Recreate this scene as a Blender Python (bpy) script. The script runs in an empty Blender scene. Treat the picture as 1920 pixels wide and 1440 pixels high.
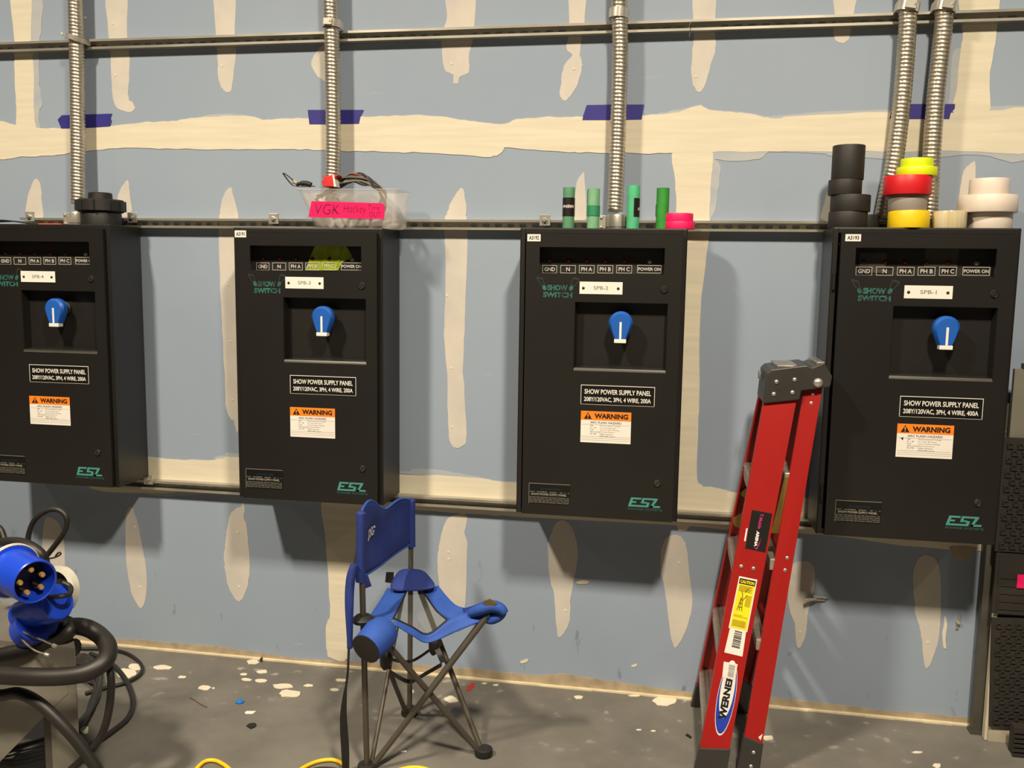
import bpy, bmesh, math, random
from mathutils import Vector, Matrix
random.seed(7)
S = bpy.context.scene
COL = S.collection
V = Vector
# ------------------------------------------------------------------ camera
FPX, YAW, PITCH, ROLL, DIST, CAMH = 1697.1, 0.1741, 0.1210, 0.0148, 3.6763, 1.7516
_f = V((-math.sin(YAW)*math.cos(PITCH), math.cos(YAW)*math.cos(PITCH), -math.sin(PITCH)))
_r0 = V((math.cos(YAW), math.sin(YAW), 0)); _u0 = _r0.cross(_f)
_r = _r0*math.cos(ROLL) + _u0*math.sin(ROLL); _u = _u0*math.cos(ROLL) - _r0*math.sin(ROLL)
EYE = V((0, -DIST, CAMH))
cd = bpy.data.cameras.new('camera'); cam = bpy.data.objects.new('camera', cd); COL.objects.link(cam)
cd.sensor_fit = 'HORIZONTAL'; cd.sensor_width = 36; cd.lens = 36*FPX/1920; cd.clip_start = 0.05
cam.matrix_world = Matrix(((_r.x, _u.x, -_f.x, EYE.x), (_r.y, _u.y, -_f.y, EYE.y), (_r.z, _u.z, -_f.z, EYE.z), (0, 0, 0, 1)))
S.camera = cam
# ------------------------------------------------------------------ light
W = bpy.data.worlds.new('world'); S.world = W; W.use_nodes = True
W.node_tree.nodes['Background'].inputs[0].default_value = (1, .9, .78, 1)
W.node_tree.nodes['Background'].inputs[1].default_value = 0.0
def lamp(x, y, z, p, sx=.5, sy=1.2, col=(1, .86, .66)):
    d = bpy.data.lights.new('high_bay', 'AREA'); d.shape = 'RECTANGLE'; d.size = sx; d.size_y = sy; d.energy = p; d.color = col; d.spread = math.radians(158)
    o = bpy.data.objects.new('high_bay', d); COL.objects.link(o); o.location = (x, y, z)
for lx, pw in ((-6.15, 30), (-2.70, 375), (.75, 375), (4.2, 30)):
    lamp(lx, -3.6, 5.15, pw, .3, .6)
S.view_settings.view_transform = 'Standard'; S.view_settings.look = 'None'
S.view_settings.exposure = 0.0; S.view_settings.gamma = 1.0
S.view_settings.use_curve_mapping = False
# ------------------------------------------------------------------ helpers
def ray(px, py): return _f + _r*((px-960)/FPX) - _u*((py-720)/FPX)
def PY(px, py, y=0.0):
    d = ray(px, py); return EYE + d*((y-EYE.y)/d.y)
def PZ(px, py, z=0.0):
    d = ray(px, py); return EYE + d*((z-EYE.z)/d.z)
def lin(c):
    return tuple(((x/255)/12.92 if x/255 < .04045 else ((x/255+.055)/1.055)**2.4) for x in c)
MATS = {}
def mat(name, c, rough=.6, metal=0., vary=.12, scale=12., bump=0., stretch=(1, 1, 1), c2=None, spec=.5, detail=4.):
    if name in MATS: return MATS[name]
    m = bpy.data.materials.new(name); m.use_nodes = True; nt = m.node_tree; b = nt.nodes['Principled BSDF']
    b.inputs['Roughness'].default_value = rough; b.inputs['Metallic'].default_value = metal
    b.inputs['Specular IOR Level'].default_value = spec
    a = lin(c); e = lin(c2) if c2 else tuple(min(1, x*(1-vary)) for x in a)
    a2 = a if c2 else tuple(min(1, x*(1+vary*.6)) for x in a)
    tc = nt.nodes.new('ShaderNodeTexCoord'); mp = nt.nodes.new('ShaderNodeMapping'); mp.inputs['Scale'].default_value = stretch
    nz = nt.nodes.new('ShaderNodeTexNoise'); nz.inputs['Scale'].default_value = scale; nz.inputs['Detail'].default_value = detail
    cr = nt.nodes.new('ShaderNodeValToRGB'); cr.color_ramp.elements[0].position = .32; cr.color_ramp.elements[1].position = .68
    cr.color_ramp.elements[0].color = (*e, 1); cr.color_ramp.elements[1].color = (*a2, 1)
    L = nt.links.new
    L(tc.outputs['Object'], mp.inputs[0]); L(mp.outputs[0], nz.inputs['Vector']); L(nz.outputs[0], cr.inputs[0]); L(cr.outputs[0], b.inputs['Base Color'])
    if bump:
        bn = nt.nodes.new('ShaderNodeBump'); bn.inputs['Strength'].default_value = bump; bn.inputs['Distance'].default_value = .004
        nb = nt.nodes.new('ShaderNodeTexNoise'); nb.inputs['Scale'].default_value = scale*8
        L(mp.outputs[0], nb.inputs['Vector']); L(nb.outputs[0], bn.inputs['Height']); L(bn.outputs[0], b.inputs['Normal'])
    MATS[name] = m; return m
def see_through(name, c, alpha, rough=.3):
    m = mat(name, c, rough, 0, .05); nt = m.node_tree; b = nt.nodes['Principled BSDF']; out = nt.nodes['Material Output']
    t = nt.nodes.new('ShaderNodeBsdfTransparent'); mx = nt.nodes.new('ShaderNodeMixShader'); mx.inputs[0].default_value = alpha
    nt.links.new(t.outputs[0], mx.inputs[1]); nt.links.new(b.outputs[0], mx.inputs[2]); nt.links.new(mx.outputs[0], out.inputs[0]); return m
class MB:
    def __init__(s): s.v = []; s.f = []
    def add(s, vs, fs):
        o = len(s.v); s.v += [tuple(p) for p in vs]; s.f += [tuple(o+i for i in f) for f in fs]; return s
    def hexa(s, b, t):   # b, t: 4 corners each, same order
        return s.add(list(b)+list(t), [(3, 2, 1, 0), (4, 5, 6, 7), (0, 1, 5, 4), (1, 2, 6, 5), (2, 3, 7, 6), (3, 0, 4, 7)])
    def box(s, x0, x1, y0, y1, z0, z1):
        return s.hexa([(x0, y0, z0), (x1, y0, z0), (x1, y1, z0), (x0, y1, z0)], [(x0, y0, z1), (x1, y0, z1), (x1, y1, z1), (x0, y1, z1)])
    def lathe(s, prof, loc=(0, 0, 0), axis=(0, 0, 1), n=24, closed=False):
        ax = V(axis).normalized(); q = V((0, 0, 1)).rotation_difference(ax); loc = V(loc)
        vs = []
        for (r, h) in prof:
            for k in range(n):
                a = 2*math.pi*k/n; vs.append(loc + q @ V((r*math.cos(a), r*math.sin(a), h)))
        m = len(prof); fs = []
        for i in range(m if closed else m-1):
            j = (i+1) % m
            for k in range(n):
                l = (k+1) % n; fs.append((i*n+k, i*n+l, j*n+l, j*n+k))
        if not closed:
            if prof[0][0] > 1e-6: fs.append(tuple(range(n-1, -1, -1)))
            if prof[-1][0] > 1e-6: fs.append(tuple((m-1)*n+k for k in range(n)))
        return s.add(vs, fs)
    def cyl(s, p0, p1, r0, r1=None, n=14):
        p0 = V(p0); p1 = V(p1); L = (p1-p0).length
        return s.lathe([(r0, 0), (r0 if r1 is None else r1, L)], p0, p1-p0, n)
    def dome(s, p, axis, r, h, n=12):
        return s.lathe([(r, 0), (r*.9, h*.45), (r*.6, h*.85), (r*.05, h)], p, axis, n)
    def tube(s, pts, r, n=10, res=6, rf=None):
        P = smooth_path(pts, res); m = len(P); vs = []; fs = []
        t0 = (P[1]-P[0]).normalized(); up = V((0, 0, 1)) if abs(t0.z) < .9 else V((1, 0, 0)); nrm = t0.cross(up).normalized()
        for i, p in enumerate(P):
            t = (P[min(i+1, m-1)]-P[max(i-1, 0)]).normalized()
            nrm = (nrm - t*nrm.dot(t)).normalized(); bi = t.cross(nrm)
            for k in range(n):
                a = 2*math.pi*k/n; rr = r if rf is None else rf(i, m, a)
                vs.append(p + nrm*(rr*math.cos(a)) + bi*(rr*math.sin(a)))
        for i in range(m-1):
            for k in range(n):
                l = (k+1) % n; fs.append((i*n+k, i*n+l, (i+1)*n+l, (i+1)*n+k))
        fs += [tuple(range(n-1, -1, -1)), tuple((m-1)*n+k for k in range(n))]
        return s.add(vs, fs)
    def ribbon(s, pts, w, wd, th=.0015, res=6):
        P = smooth_path(pts, res); wd = V(wd).normalized(); m = len(P); vs = []
        for i, p in enumerate(P):
            ww = w(i/(m-1)) if callable(w) else w
            t = (P[min(i+1, m-1)]-P[max(i-1, 0)]).normalized(); nn = t.cross(wd).normalized()*th
            vs += [p-wd*ww/2-nn, p+wd*ww/2-nn, p+wd*ww/2+nn, p-wd*ww/2+nn]
        fs = [(0, 1, 2, 3), tuple(4*(m-1)+k for k in (3, 2, 1, 0))]
        for i in range(m-1):
            for k in range(4):
                l = (k+1) % 4; fs.append((4*i+k, 4*(i+1)+k, 4*(i+1)+l, 4*i+l))
        return s.add(vs, fs)
    def prism(s, pts, d):    # polygon (3D pts) extruded by vector d
        n = len(pts); d = V(d)
        return s.add([V(p) for p in pts]+[V(p)+d for p in pts], [tuple(range(n)), tuple(range(2*n-1, n-1, -1))]+[(i, i+n, (i+1) % n+n, (i+1) % n) for i in range(n)])
    def obj(s, name, m, parent=None, smooth=False, bevel=0):
        me = bpy.data.meshes.new(name); me.from_pydata(s.v, [], s.f)
        bm = bmesh.new(); bm.from_mesh(me); bmesh.ops.recalc_face_normals(bm, faces=bm.faces); bm.to_mesh(me); bm.free()
        return link(name, me, m, parent, smooth, bevel)
def link(name, me, m, parent=None, smooth=False, bevel=0):
    if m and not me.materials: me.materials.append(m)
    if smooth:
        for p in me.polygons: p.use_smooth = True
        try: me.set_sharp_from_angle(angle=math.radians(40))
        except Exception: pass
    o = bpy.data.objects.new(name, me); COL.objects.link(o)
    if parent: child(o, parent)
    if bevel:
        b = o.modifiers.new('edge', 'BEVEL'); b.width = bevel; b.segments = 2; b.limit_method = 'ANGLE'; b.angle_limit = math.radians(40)
    return o
def world_loc(p):
    l = V((0, 0, 0))
    while p: l = l + p.location if not p.parent else l + p.location + p.matrix_parent_inverse.translation; p = p.parent
    return l
def child(o, p):
    o.parent = p; o.matrix_parent_inverse = Matrix.Translation(-world_loc(p))
def smooth_path(pts, res):
    pts = [V(p) for p in pts]
    if len(pts) < 3 or res <= 1: return pts
    out = []; n = len(pts)
    for i in range(n-1):
        a, b, c, d = pts[max(i-1, 0)], pts[i], pts[i+1], pts[min(i+2, n-1)]
        for k in range(res):
            t = k/res; out.append(.5*((2*b)+(c-a)*t+(2*a-5*b+4*c-d)*t*t+(3*b-a-3*c+d)*t*t*t))
    return out+[pts[-1]]
def smooth_ring(pts, res=4):
    n = len(pts); out = []
    for i in range(n):
        a, b, c, d = [V((*pts[(i+k) % n], 0)) for k in (-1, 0, 1, 2)]
        for k in range(res):
            t = k/res; q = .5*((2*b)+(c-a)*t+(2*a-5*b+4*c-d)*t*t+(3*b-a-3*c+d)*t*t*t); out.append((q.x, q.y))
    return out
def tag(o, label=None, cat=None, group=None, kind=None):
    if label: o['label'] = label
    if cat: o['category'] = cat
    if group: o['group'] = group
    if kind: o['kind'] = kind
    return o
def empty(name, loc, label, cat, group=None):
    o = bpy.data.objects.new(name, None); COL.objects.link(o); o.location = loc; o.empty_display_size = .05
    return tag(o, label, cat, group)
_tx = {}
def text_geo(s, bold=0., shear=0.):
    k = (s, bold, shear)
    if k not in _tx:
        c = bpy.data.curves.new('t', 'FONT'); c.body = s; c.size = 1; c.offset = bold; c.shear = shear; c.resolution_u = 3
        o = bpy.data.objects.new('t', c); COL.objects.link(o)
        dg = bpy.context.evaluated_depsgraph_get(); me = bpy.data.meshes.new_from_object(o.evaluated_get(dg))
        vs = [v.co.copy() for v in me.vertices]; fs = [tuple(p.vertices) for p in me.polygons]
        bpy.data.objects.remove(o); bpy.data.curves.remove(c); bpy.data.meshes.remove(me)
        x0 = min(v.x for v in vs); x1 = max(v.x for v in vs); y0 = min(v.y for v in vs); y1 = max(v.y for v in vs)
        _tx[k] = ([((v.x-x0)/(x1-x0), (v.y-y0)/max(1e-6, y1-y0)) for v in vs], fs)
    return _tx[k]
def text(name, s, o, ux, uz, m, parent, bold=.012, shear=0.):
    """o: lower-left corner; ux, uz: full extent vectors"""
    uv, fs = text_geo(s, bold, shear); o = V(o); ux = V(ux); uz = V(uz)
    b = MB(); b.add([o+ux*a+uz*c for a, c in uv], fs)
    me = bpy.data.meshes.new(name); me.from_pydata(b.v, [], b.f); return link(name, me, m, parent)
def text_into(b, s, o, ux, uz, bold=.012):
    uv, fs = text_geo(s, bold); o = V(o); ux = V(ux); uz = V(uz); b.add([o+ux*a+uz*c for a, c in uv], fs)
# ------------------------------------------------------------------ materials
BLACK = mat('black_powder_coat', (27, 25, 23), .42, 0, .15, 3, bump=.06)
DOOR = mat('black_door_coat', (25, 23, 21), .4, 0, .18, 2.2, bump=.05)
RUBBER = mat('black_rubber', (26, 24, 22), .55, 0, .2, 20)
CABLE = mat('cable_jacket', (30, 27, 24), .5, 0, .3, 9)
ZINC = mat('zinc_strut', (176, 172, 160), .36, .55, .25, 30, stretch=(.15, 1, 1))
STEEL = mat('bright_steel', (206, 202, 190), .3, .6, .12, 20)
ALU = mat('conduit_aluminium', (190, 182, 166), .34, .8, .15, 40)
WHITE = mat('label_white', (226, 222, 214), .45, 0, .03, 8)
OFFW = mat('print_white', (225, 222, 212), .5, 0, .03)
INK = mat('print_black', (20, 18, 18), .5, 0, .1)
GREYINK = mat('print_grey', (120, 118, 122), .5, 0, .1)
ORANGE = mat('label_orange', (240, 130, 30), .45, 0, .04)
TEAL = mat('print_teal', (46, 112, 102), .5, 0, .1, 45, c2=(30, 50, 46))
BLUEP = mat('handle_blue', (30, 88, 176), .4, 0, .06)
PINK = mat('tape_pink', (240, 24, 100), .5, 0, .06)
# ------------------------------------------------------------------ setting
def wall_material():
    m = bpy.data.materials.new('blue_drywall'); m.use_nodes = True; nt = m.node_tree; b = nt.nodes['Principled BSDF']; L = nt.links.new
    b.inputs['Roughness'].default_value = .62; b.inputs['Specular IOR Level'].default_value = .35
    tc = nt.nodes.new('ShaderNodeTexCoord')
    n1 = nt.nodes.new('ShaderNodeTexNoise'); n1.inputs['Scale'].default_value = 1.1; n1.inputs['Detail'].default_value = 5
    r1 = nt.nodes.new('ShaderNodeValToRGB'); r1.color_ramp.elements[0].position = .3; r1.color_ramp.elements[1].position = .7
    r1.color_ramp.elements[0].color = (*lin((140, 153, 172)), 1); r1.color_ramp.elements[1].color = (*lin((147, 160, 177)), 1)
    n2 = nt.nodes.new('ShaderNodeTexNoise'); n2.inputs['Scale'].default_value = 16; n2.inputs['Detail'].default_value = 3
    mp = nt.nodes.new('ShaderNodeMapping'); mp.inputs['Scale'].default_value = (1, 1, .45)
    r2 = nt.nodes.new('ShaderNodeValToRGB'); r2.color_ramp.elements[0].position = .67; r2.color_ramp.elements[1].position = .74
    r2.color_ramp.elements[0].color = (0, 0, 0, 1); r2.color_ramp.elements[1].color = (1, 1, 1, 1)
    sx = nt.nodes.new('ShaderNodeSeparateXYZ'); mr = nt.nodes.new('ShaderNodeMapRange')
    mr.inputs[1].default_value = .75; mr.inputs[2].default_value = .1; mr.inputs[3].default_value = 0; mr.inputs[4].default_value = .5
    mu = nt.nodes.new('ShaderNodeMath'); mu.operation = 'MULTIPLY'
    mx = nt.nodes.new('ShaderNodeMix'); mx.data_type = 'RGBA'; mx.inputs[7].default_value = (*lin((70, 76, 86)), 1)
    # faint white scuffs
    n3 = nt.nodes.new('ShaderNodeTexNoise'); n3.inputs['Scale'].default_value = 5; n3.inputs['Detail'].default_value = 8
    mp3 = nt.nodes.new('ShaderNodeMapping'); mp3.inputs['Scale'].default_value = (.7, 1, 4)
    r3 = nt.nodes.new('ShaderNodeValToRGB'); r3.color_ramp.elements[0].position = .7; r3.color_ramp.elements[1].position = .78
    r3.color_ramp.elements[0].color = (0, 0, 0, 1); r3.color_ramp.elements[1].color = (.35, .35, .35, 1)
    mx3 = nt.nodes.new('ShaderNodeMix'); mx3.data_type = 'RGBA'; mx3.inputs[7].default_value = (*lin((185, 195, 205)), 1)
    L(tc.outputs['Object'], n1.inputs['Vector']); L(n1.outputs[0], r1.inputs[0])
    L(tc.outputs['Object'], mp.inputs[0]); L(mp.outputs[0], n2.inputs['Vector']); L(n2.outputs[0], r2.inputs[0])
    L(tc.outputs['Object'], sx.inputs[0]); L(sx.outputs['Z'], mr.inputs[0]); L(r2.outputs[0], mu.inputs[0]); L(mr.outputs[0], mu.inputs[1])
    L(tc.outputs['Object'], mp3.inputs[0]); L(mp3.outputs[0], n3.inputs['Vector']); L(n3.outputs[0], r3.inputs[0])
    L(r1.outputs[0], mx3.inputs[6]); L(r3.outputs[0], mx3.inputs[0])
    L(mx3.outputs[2], mx.inputs[6]); L(mu.outputs[0], mx.inputs[0]); L(mx.outputs[2], b.inputs['Base Color'])
    return m
def floor_material():
    m = bpy.data.materials.new('concrete'); m.use_nodes = True; nt = m.node_tree; b = nt.nodes['Principled BSDF']; L = nt.links.new
    b.inputs['Roughness'].default_value = .6; b.inputs['Specular IOR Level'].default_value = .3
    tc = nt.nodes.new('ShaderNodeTexCoord')
    n1 = nt.nodes.new('ShaderNodeTexNoise'); n1.inputs['Scale'].default_value = 3.2; n1.inputs['Detail'].default_value = 7; n1.inputs['Roughness'].default_value = .6
    r1 = nt.nodes.new('ShaderNodeValToRGB'); r1.color_ramp.elements[0].position = .34; r1.color_ramp.elements[1].position = .66
    r1.color_ramp.elements[0].color = (*lin((98, 95, 90)), 1); r1.color_ramp.elements[1].color = (*lin((115, 112, 105)), 1)
    n2 = nt.nodes.new('ShaderNodeTexNoise'); n2.inputs['Scale'].default_value = 13; n2.inputs['Detail'].default_value = 6
    r2 = nt.nodes.new('ShaderNodeValToRGB'); r2.color_ramp.elements[0].position = .63; r2.color_ramp.elements[1].position = .76
    r2.color_ramp.elements[0].color = (0, 0, 0, 1); r2.color_ramp.elements[1].color = (.7, .7, .7, 1)
    sx = nt.nodes.new('ShaderNodeSeparateXYZ'); mr = nt.nodes.new('ShaderNodeMapRange')
    mr.inputs[1].default_value = -.65; mr.inputs[2].default_value = -.1; mr.inputs[3].default_value = .05; mr.inputs[4].default_value = 1
    mu = nt.nodes.new('ShaderNodeMath'); mu.operation = 'MULTIPLY'
    mx = nt.nodes.new('ShaderNodeMix'); mx.data_type = 'RGBA'; mx.inputs[7].default_value = (*lin((190, 184, 172)), 1)
    L(tc.outputs['Object'], n1.inputs['Vector']); L(n1.outputs[0], r1.inputs[0]); L(tc.outputs['Object'], n2.inputs['Vector']); L(n2.outputs[0], r2.inputs[0])
    L(tc.outputs['Object'], sx.inputs[0]); L(sx.outputs['Y'], mr.inputs[0]); L(r2.outputs[0], mu.inputs[0]); L(mr.outputs[0], mu.inputs[1])
    L(r1.outputs[0], mx.inputs[6]); L(mu.outputs[0], mx.inputs[0]); L(mx.outputs[2], b.inputs['Base Color'])
    bn = nt.nodes.new('ShaderNodeBump'); bn.inputs['Strength'].default_value = .15; bn.inputs['Distance'].default_value = .003
    L(n2.outputs[0], bn.inputs['Height']); L(bn.outputs[0], b.inputs['Normal'])
    return m
WALLM = wall_material(); FLOORM = floor_material()
X0, X1, YB, ZC = -8.5, 6.5, -9.5, 6.4
GREY = mat('painted_block', (46, 45, 43), .8, 0, .05, 2)
wall = tag(MB().box(X0, X1, 0, .12, 0, ZC).obj('wall_back', WALLM), kind='structure')
floor = tag(MB().box(X0, X1, YB, .12, -.1, 0).obj('floor', FLOORM), kind='structure')
tag(MB().box(X0-.1, X0, YB, .12, 0, ZC).obj('wall_left', GREY), kind='structure')
tag(MB().box(X1, X1+.1, YB, .12, 0, ZC).obj('wall_right', GREY), kind='structure')
tag(MB().box(X0, X1, YB-.1, YB, 0, ZC).obj('wall_front', GREY), kind='structure')
tag(MB().box(X0, X1, YB, .12, ZC, ZC+.1).obj('ceiling', mat('dark_ceiling', (44, 43, 42), .9, 0, .05, 2)), kind='structure')

CREAM = mat('joint_compound_cream', (213, 205, 184), .75, 0, .07, 9, stretch=(.35, 1, 5), bump=.08)
SKIM = mat('joint_compound_skim', (202, 195, 184), .75, 0, .07, 7, c2=(188, 184, 178))
TAN = mat('tan_track', (176, 160, 134), .8, 0, .12, 18, c2=(150, 136, 114))
FEATH = mat('joint_compound_feathered', (176, 178, 178), .75, 0, .05, 6, c2=(160, 168, 178), stretch=(.4, 1, 3))
def ragged(pts, amp=1.2, res=4):
    out = []
    for (x, y) in smooth_ring(pts, res):
        k = amp*(2.2 if random.random() < .08 else 1)
        out.append((x+random.uniform(-k, k), y+random.uniform(-k, k)))
    return out
def patch(pts, m, t=.002, name='plaster_patch', amp=.8, res=4, parent=None):
    P = [PY(x, y, -t) for x, y in ragged(pts, amp, res)]
    b = MB(); n = len(P); b.add(P+[V((p.x, -.0002, p.z)) for p in P], [tuple(range(n))]+[(i, (i+1) % n, (i+1) % n+n, i+n) for i in range(n)])
    return b.obj(name, m, parent or wall)
up = [(-20, 231), (35, 236), (70, 240), (110, 241), (140, 240), (208, 236), (250, 231), (300, 228), (330, 226), (370, 220), (420, 218), (470, 219), (500, 225), (540, 222), (580, 221), (640, 218), (690, 219), (740, 217), (800, 216), (850, 222), (890, 228), (920, 231), (950, 232), (965, 224), (1000, 221), (1060, 219), (1100, 218), (1150, 217), (1200, 216), (1240, 214), (1280, 208), (1310, 198), (1330, 206), (1370, 210), (1410, 214), (1440, 221), (1460, 223), (1480, 218), (1560, 214), (1650, 210), (1700, 212), (1780, 212), (1820, 210), (1860, 208), (1940, 206)]
dn = [(1940, 284), (1800, 283), (1740, 283), (1700, 284), (1600, 284), (1500, 284), (1420, 285), (1330, 284), (1265, 286), (1200, 287), (1100, 286), (1060, 285), (1000, 281), (950, 277), (945, 280), (935, 290), (915, 294), (880, 292), (820, 288), (760, 285), (700, 284), (640, 283), (600, 281), (550, 280), (480, 280), (410, 280), (330, 279), (270, 278), (220, 278), (180, 282), (130, 287), (90, 292), (40, 294), (-20, 295)]
patch(up+dn, CREAM, .0024, amp=1.0)
patch([(20, -30), (26, 70), (27, 110), (28, 150), (30, 190), (33, 240), (66, 244), (64, 215), (63, 150), (62, 110), (58, 70), (58, -30)], CREAM, .0022)
patch([(50, -30), (52, 240), (74, 242), (71, 215), (79, 195), (74, 160), (73, 110), (70, 90), (77, 60), (79, -30)], FEATH, .0016, amp=1.4)
patch([(1264, 280), (1266, 340), (1268, 400), (1262, 470), (1262, 960), (1312, 962), (1318, 914), (1309, 905), (1307, 880), (1309, 800), (1311, 740), (1311, 640), (1315, 560), (1322, 500), (1331, 430), (1331, 400), (1333, 340), (1336, 305), (1330, 280)], CREAM, .0022)
patch([(1320, 282), (1330, 296), (1350, 300), (1385, 302), (1420, 299), (1436, 289), (1430, 282)], FEATH, .0016)
patch([(1325, 300), (1328, 400), (1338, 402), (1346, 360), (1350, 310)], FEATH, .0014, amp=1.6)
patch([(1480, 282), (1540, 288), (1560, 292), (1640, 297), (1700, 298), (1770, 294), (1810, 290), (1850, 292), (1880, 300), (1900, 304), (1940, 296), (1940, 282)], FEATH, .0016)
patch([(1230, 215), (1270, 205), (1300, 203), (1350, 207), (1420, 214), (1420, 222), (1230, 222)], FEATH, .0014)
patch([(1400, 222), (1560, 209), (1650, 206), (1800, 205), (1860, 200), (1900, 198), (1940, 200), (1940, 216), (1400, 228)], FEATH, .0012)
patch([(370, 222), (400, 215), (430, 214), (470, 217), (480, 223)], FEATH, .0014)
patch([(1800, -30), (1805, 60), (1800, 100), (1795, 160), (1790, 216), (1853, 214), (1855, 150), (1863, 100), (1868, 60), (1871, -30)], CREAM, .0022)
patch([(1786, 100), (1782, 160), (1778, 216), (1800, 216), (1805, 100)], FEATH, .0012)
patch([(606, 925), (609, 1000), (614, 1060), (617, 1110), (619, 1155), (613, 1165), (611, 1190), (613, 1222), (620, 1234), (652, 1234), (656, 1150), (664, 1050), (678, 925)], CREAM, .0022)
patch([(170, 850), (285, 858), (330, 862), (390, 863), (410, 861), (420, 859), (440, 857), (600, 872), (755, 890), (820, 891), (900, 897), (975, 905), (1265, 905), (1318, 912), (1345, 915), (1385, 924), (1520, 935), (1900, 970), (1900, 1036), (1830, 1032), (1785, 1030), (1700, 1023), (1620, 1013), (1530, 1001), (1380, 995), (1280, 985), (970, 969), (930, 967), (850, 961), (760, 954), (600, 940), (440, 927), (400, 923), (360, 921), (330, 923), (300, 925), (170, 915)], CREAM, .0024)
patch([(410, 862), (422, 854), (440, 850), (600, 868), (755, 884), (770, 880), (790, 879), (820, 881), (850, 886), (900, 895), (900, 900), (600, 876)], FEATH, .0016)
patch([(1782, 1024), (1788, 1042), (1800, 1052), (1815, 1050), (1824, 1036), (1830, 1026)], TAN, .0026)
patch([(262, 922), (300, 931), (330, 930), (380, 926), (380, 918), (262, 912)], FEATH, .0014)
SK = [
 [(199, -30), (203, 60), (207, 100), (209, 150), (212, 185), (220, 203), (235, 209), (245, 210), (253, 202), (249, 192), (240, 183), (242, 150), (243, 100), (238, 60), (236, -30)],
 [(401, -30), (405, 60), (408, 110), (410, 150), (420, 170), (428, 173), (434, 168), (438, 140), (442, 100), (440, 60), (440, -30)],
 [(612, 85), (595, 95), (584, 115), (588, 132), (600, 147), (614, 147)],
 [(837, -30), (838, 30), (830, 60), (829, 100), (832, 125), (838, 135), (850, 140), (849, 155), (855, 157), (860, 155), (862, 144), (876, 138), (880, 130), (880, 100), (888, 60), (889, -30)],
 [(1067, -30), (1067, 50), (1062, 90), (1073, 103), (1060, 118), (1052, 145), (1053, 155), (1049, 178), (1056, 188), (1066, 184), (1082, 160), (1090, 130), (1091, 115), (1087, 100), (1091, 70), (1097, 30), (1097, -30)],
 [(1301, -30), (1301, 60), (1298, 100), (1297, 150), (1304, 168), (1313, 172), (1322, 160), (1333, 120), (1342, 90), (1340, 50), (1340, -30)],
 [(1565, -30), (1566, 40), (1562, 60), (1567, 75), (1576, 81), (1588, 78), (1594, 65), (1600, 30), (1608, -30)],
 [(50, 412), (52, 370), (60, 345), (68, 335), (76, 345), (78, 370), (80, 412)],
 [(220, 402), (222, 365), (232, 345), (240, 338), (243, 360), (246, 402)],
 [(414, 402), (416, 375), (424, 358), (433, 352), (437, 365), (440, 402)],
 [(412, 402), (412, 520), (416, 600), (420, 680), (424, 760), (430, 782), (438, 788), (448, 785), (446, 402)],
 [(840, 408), (843, 385), (853, 367), (862, 354), (870, 360), (872, 408)],
 [(835, 406), (836, 500), (834, 580), (833, 640), (838, 700), (839, 760), (842, 820), (847, 835), (856, 840), (866, 836), (874, 828), (874, 790), (870, 720), (868, 690), (871, 620), (873, 560), (875, 406)],
 [(1076, 410), (1080, 350), (1088, 330), (1094, 323), (1097, 340), (1098, 410)],
 [(1540, 410), (1546, 380), (1552, 360), (1558, 352), (1560, 410)],
 [(1798, 405), (1801, 350), (1808, 320), (1818, 308), (1828, 303), (1829, 330), (1828, 360), (1837, 405)],
 [(235, 985), (236, 1040), (240, 1080), (248, 1115), (262, 1140), (271, 1128), (275, 1090), (273, 1060), (266, 1020), (258, 985), (252, 962), (245, 950), (238, 960)],
 [(420, 1050), (422, 1020), (426, 990), (432, 965), (440, 955), (452, 950), (456, 943), (459, 955), (457, 970), (462, 985), (466, 1020), (468, 1060), (465, 1095), (458, 1115), (449, 1128), (440, 1122), (428, 1100), (423, 1075)],
 [(820, 1060), (822, 1030), (828, 1000), (838, 975), (855, 965), (870, 962), (876, 972), (871, 1000), (876, 1020), (874, 1100), (870, 1150), (862, 1180), (848, 1186), (836, 1160), (825, 1110)],
 [(1027, 1030), (1030, 1010), (1040, 985), (1055, 975), (1070, 985), (1080, 1010), (1083, 1040), (1078, 1080), (1070, 1120), (1069, 1150), (1065, 1175), (1048, 1196), (1043, 1170), (1038, 1110), (1032, 1090)],
 [(1238, 1060), (1240, 1030), (1250, 1008), (1268, 1003), (1280, 1010), (1288, 1030), (1292, 1070), (1298, 1130), (1290, 1170), (1278, 1200), (1264, 1214), (1256, 1180), (1250, 1130), (1243, 1090)],
 [(1476, 1080), (1484, 1060), (1500, 1053), (1515, 1052), (1526, 1065), (1528, 1085), (1522, 1120), (1514, 1150), (1512, 1180), (1505, 1205), (1498, 1215), (1492, 1205), (1490, 1170), (1480, 1140)],
 [(1712, 1090), (1714, 1065), (1722, 1048), (1735, 1040), (1750, 1046), (1760, 1060), (1764, 1100), (1764, 1150), (1760, 1200), (1750, 1230), (1740, 1252), (1733, 1245), (1728, 1200), (1724, 1175), (1716, 1150), (1714, 1120)],
 [(84, 975), (78, 1050), (78, 1150), (118, 1150), (122, 1060), (118, 1000), (105, 975)],
]
for i_, p in enumerate(SK): patch(p, SKIM, .0009+.00002*i_, amp=.7)
patch([(1772, 1155), (1776, 1170), (1773, 1195), (1774, 1214), (1769, 1214), (1767, 1190), (1770, 1170)], CREAM, .002, amp=.3)
patch([(1080, 1092), (1090, 1088), (1103, 1089), (1102, 1094), (1086, 1095)], CREAM, .002, amp=.2)
patch([(976, 1240), (990, 1236), (988, 1241), (978, 1244)], CREAM, .002, amp=.2)
patch([(1184, 1248), (1195, 1245), (1192, 1250), (1186, 1251)], CREAM, .002, amp=.2)
b = MB()
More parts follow.
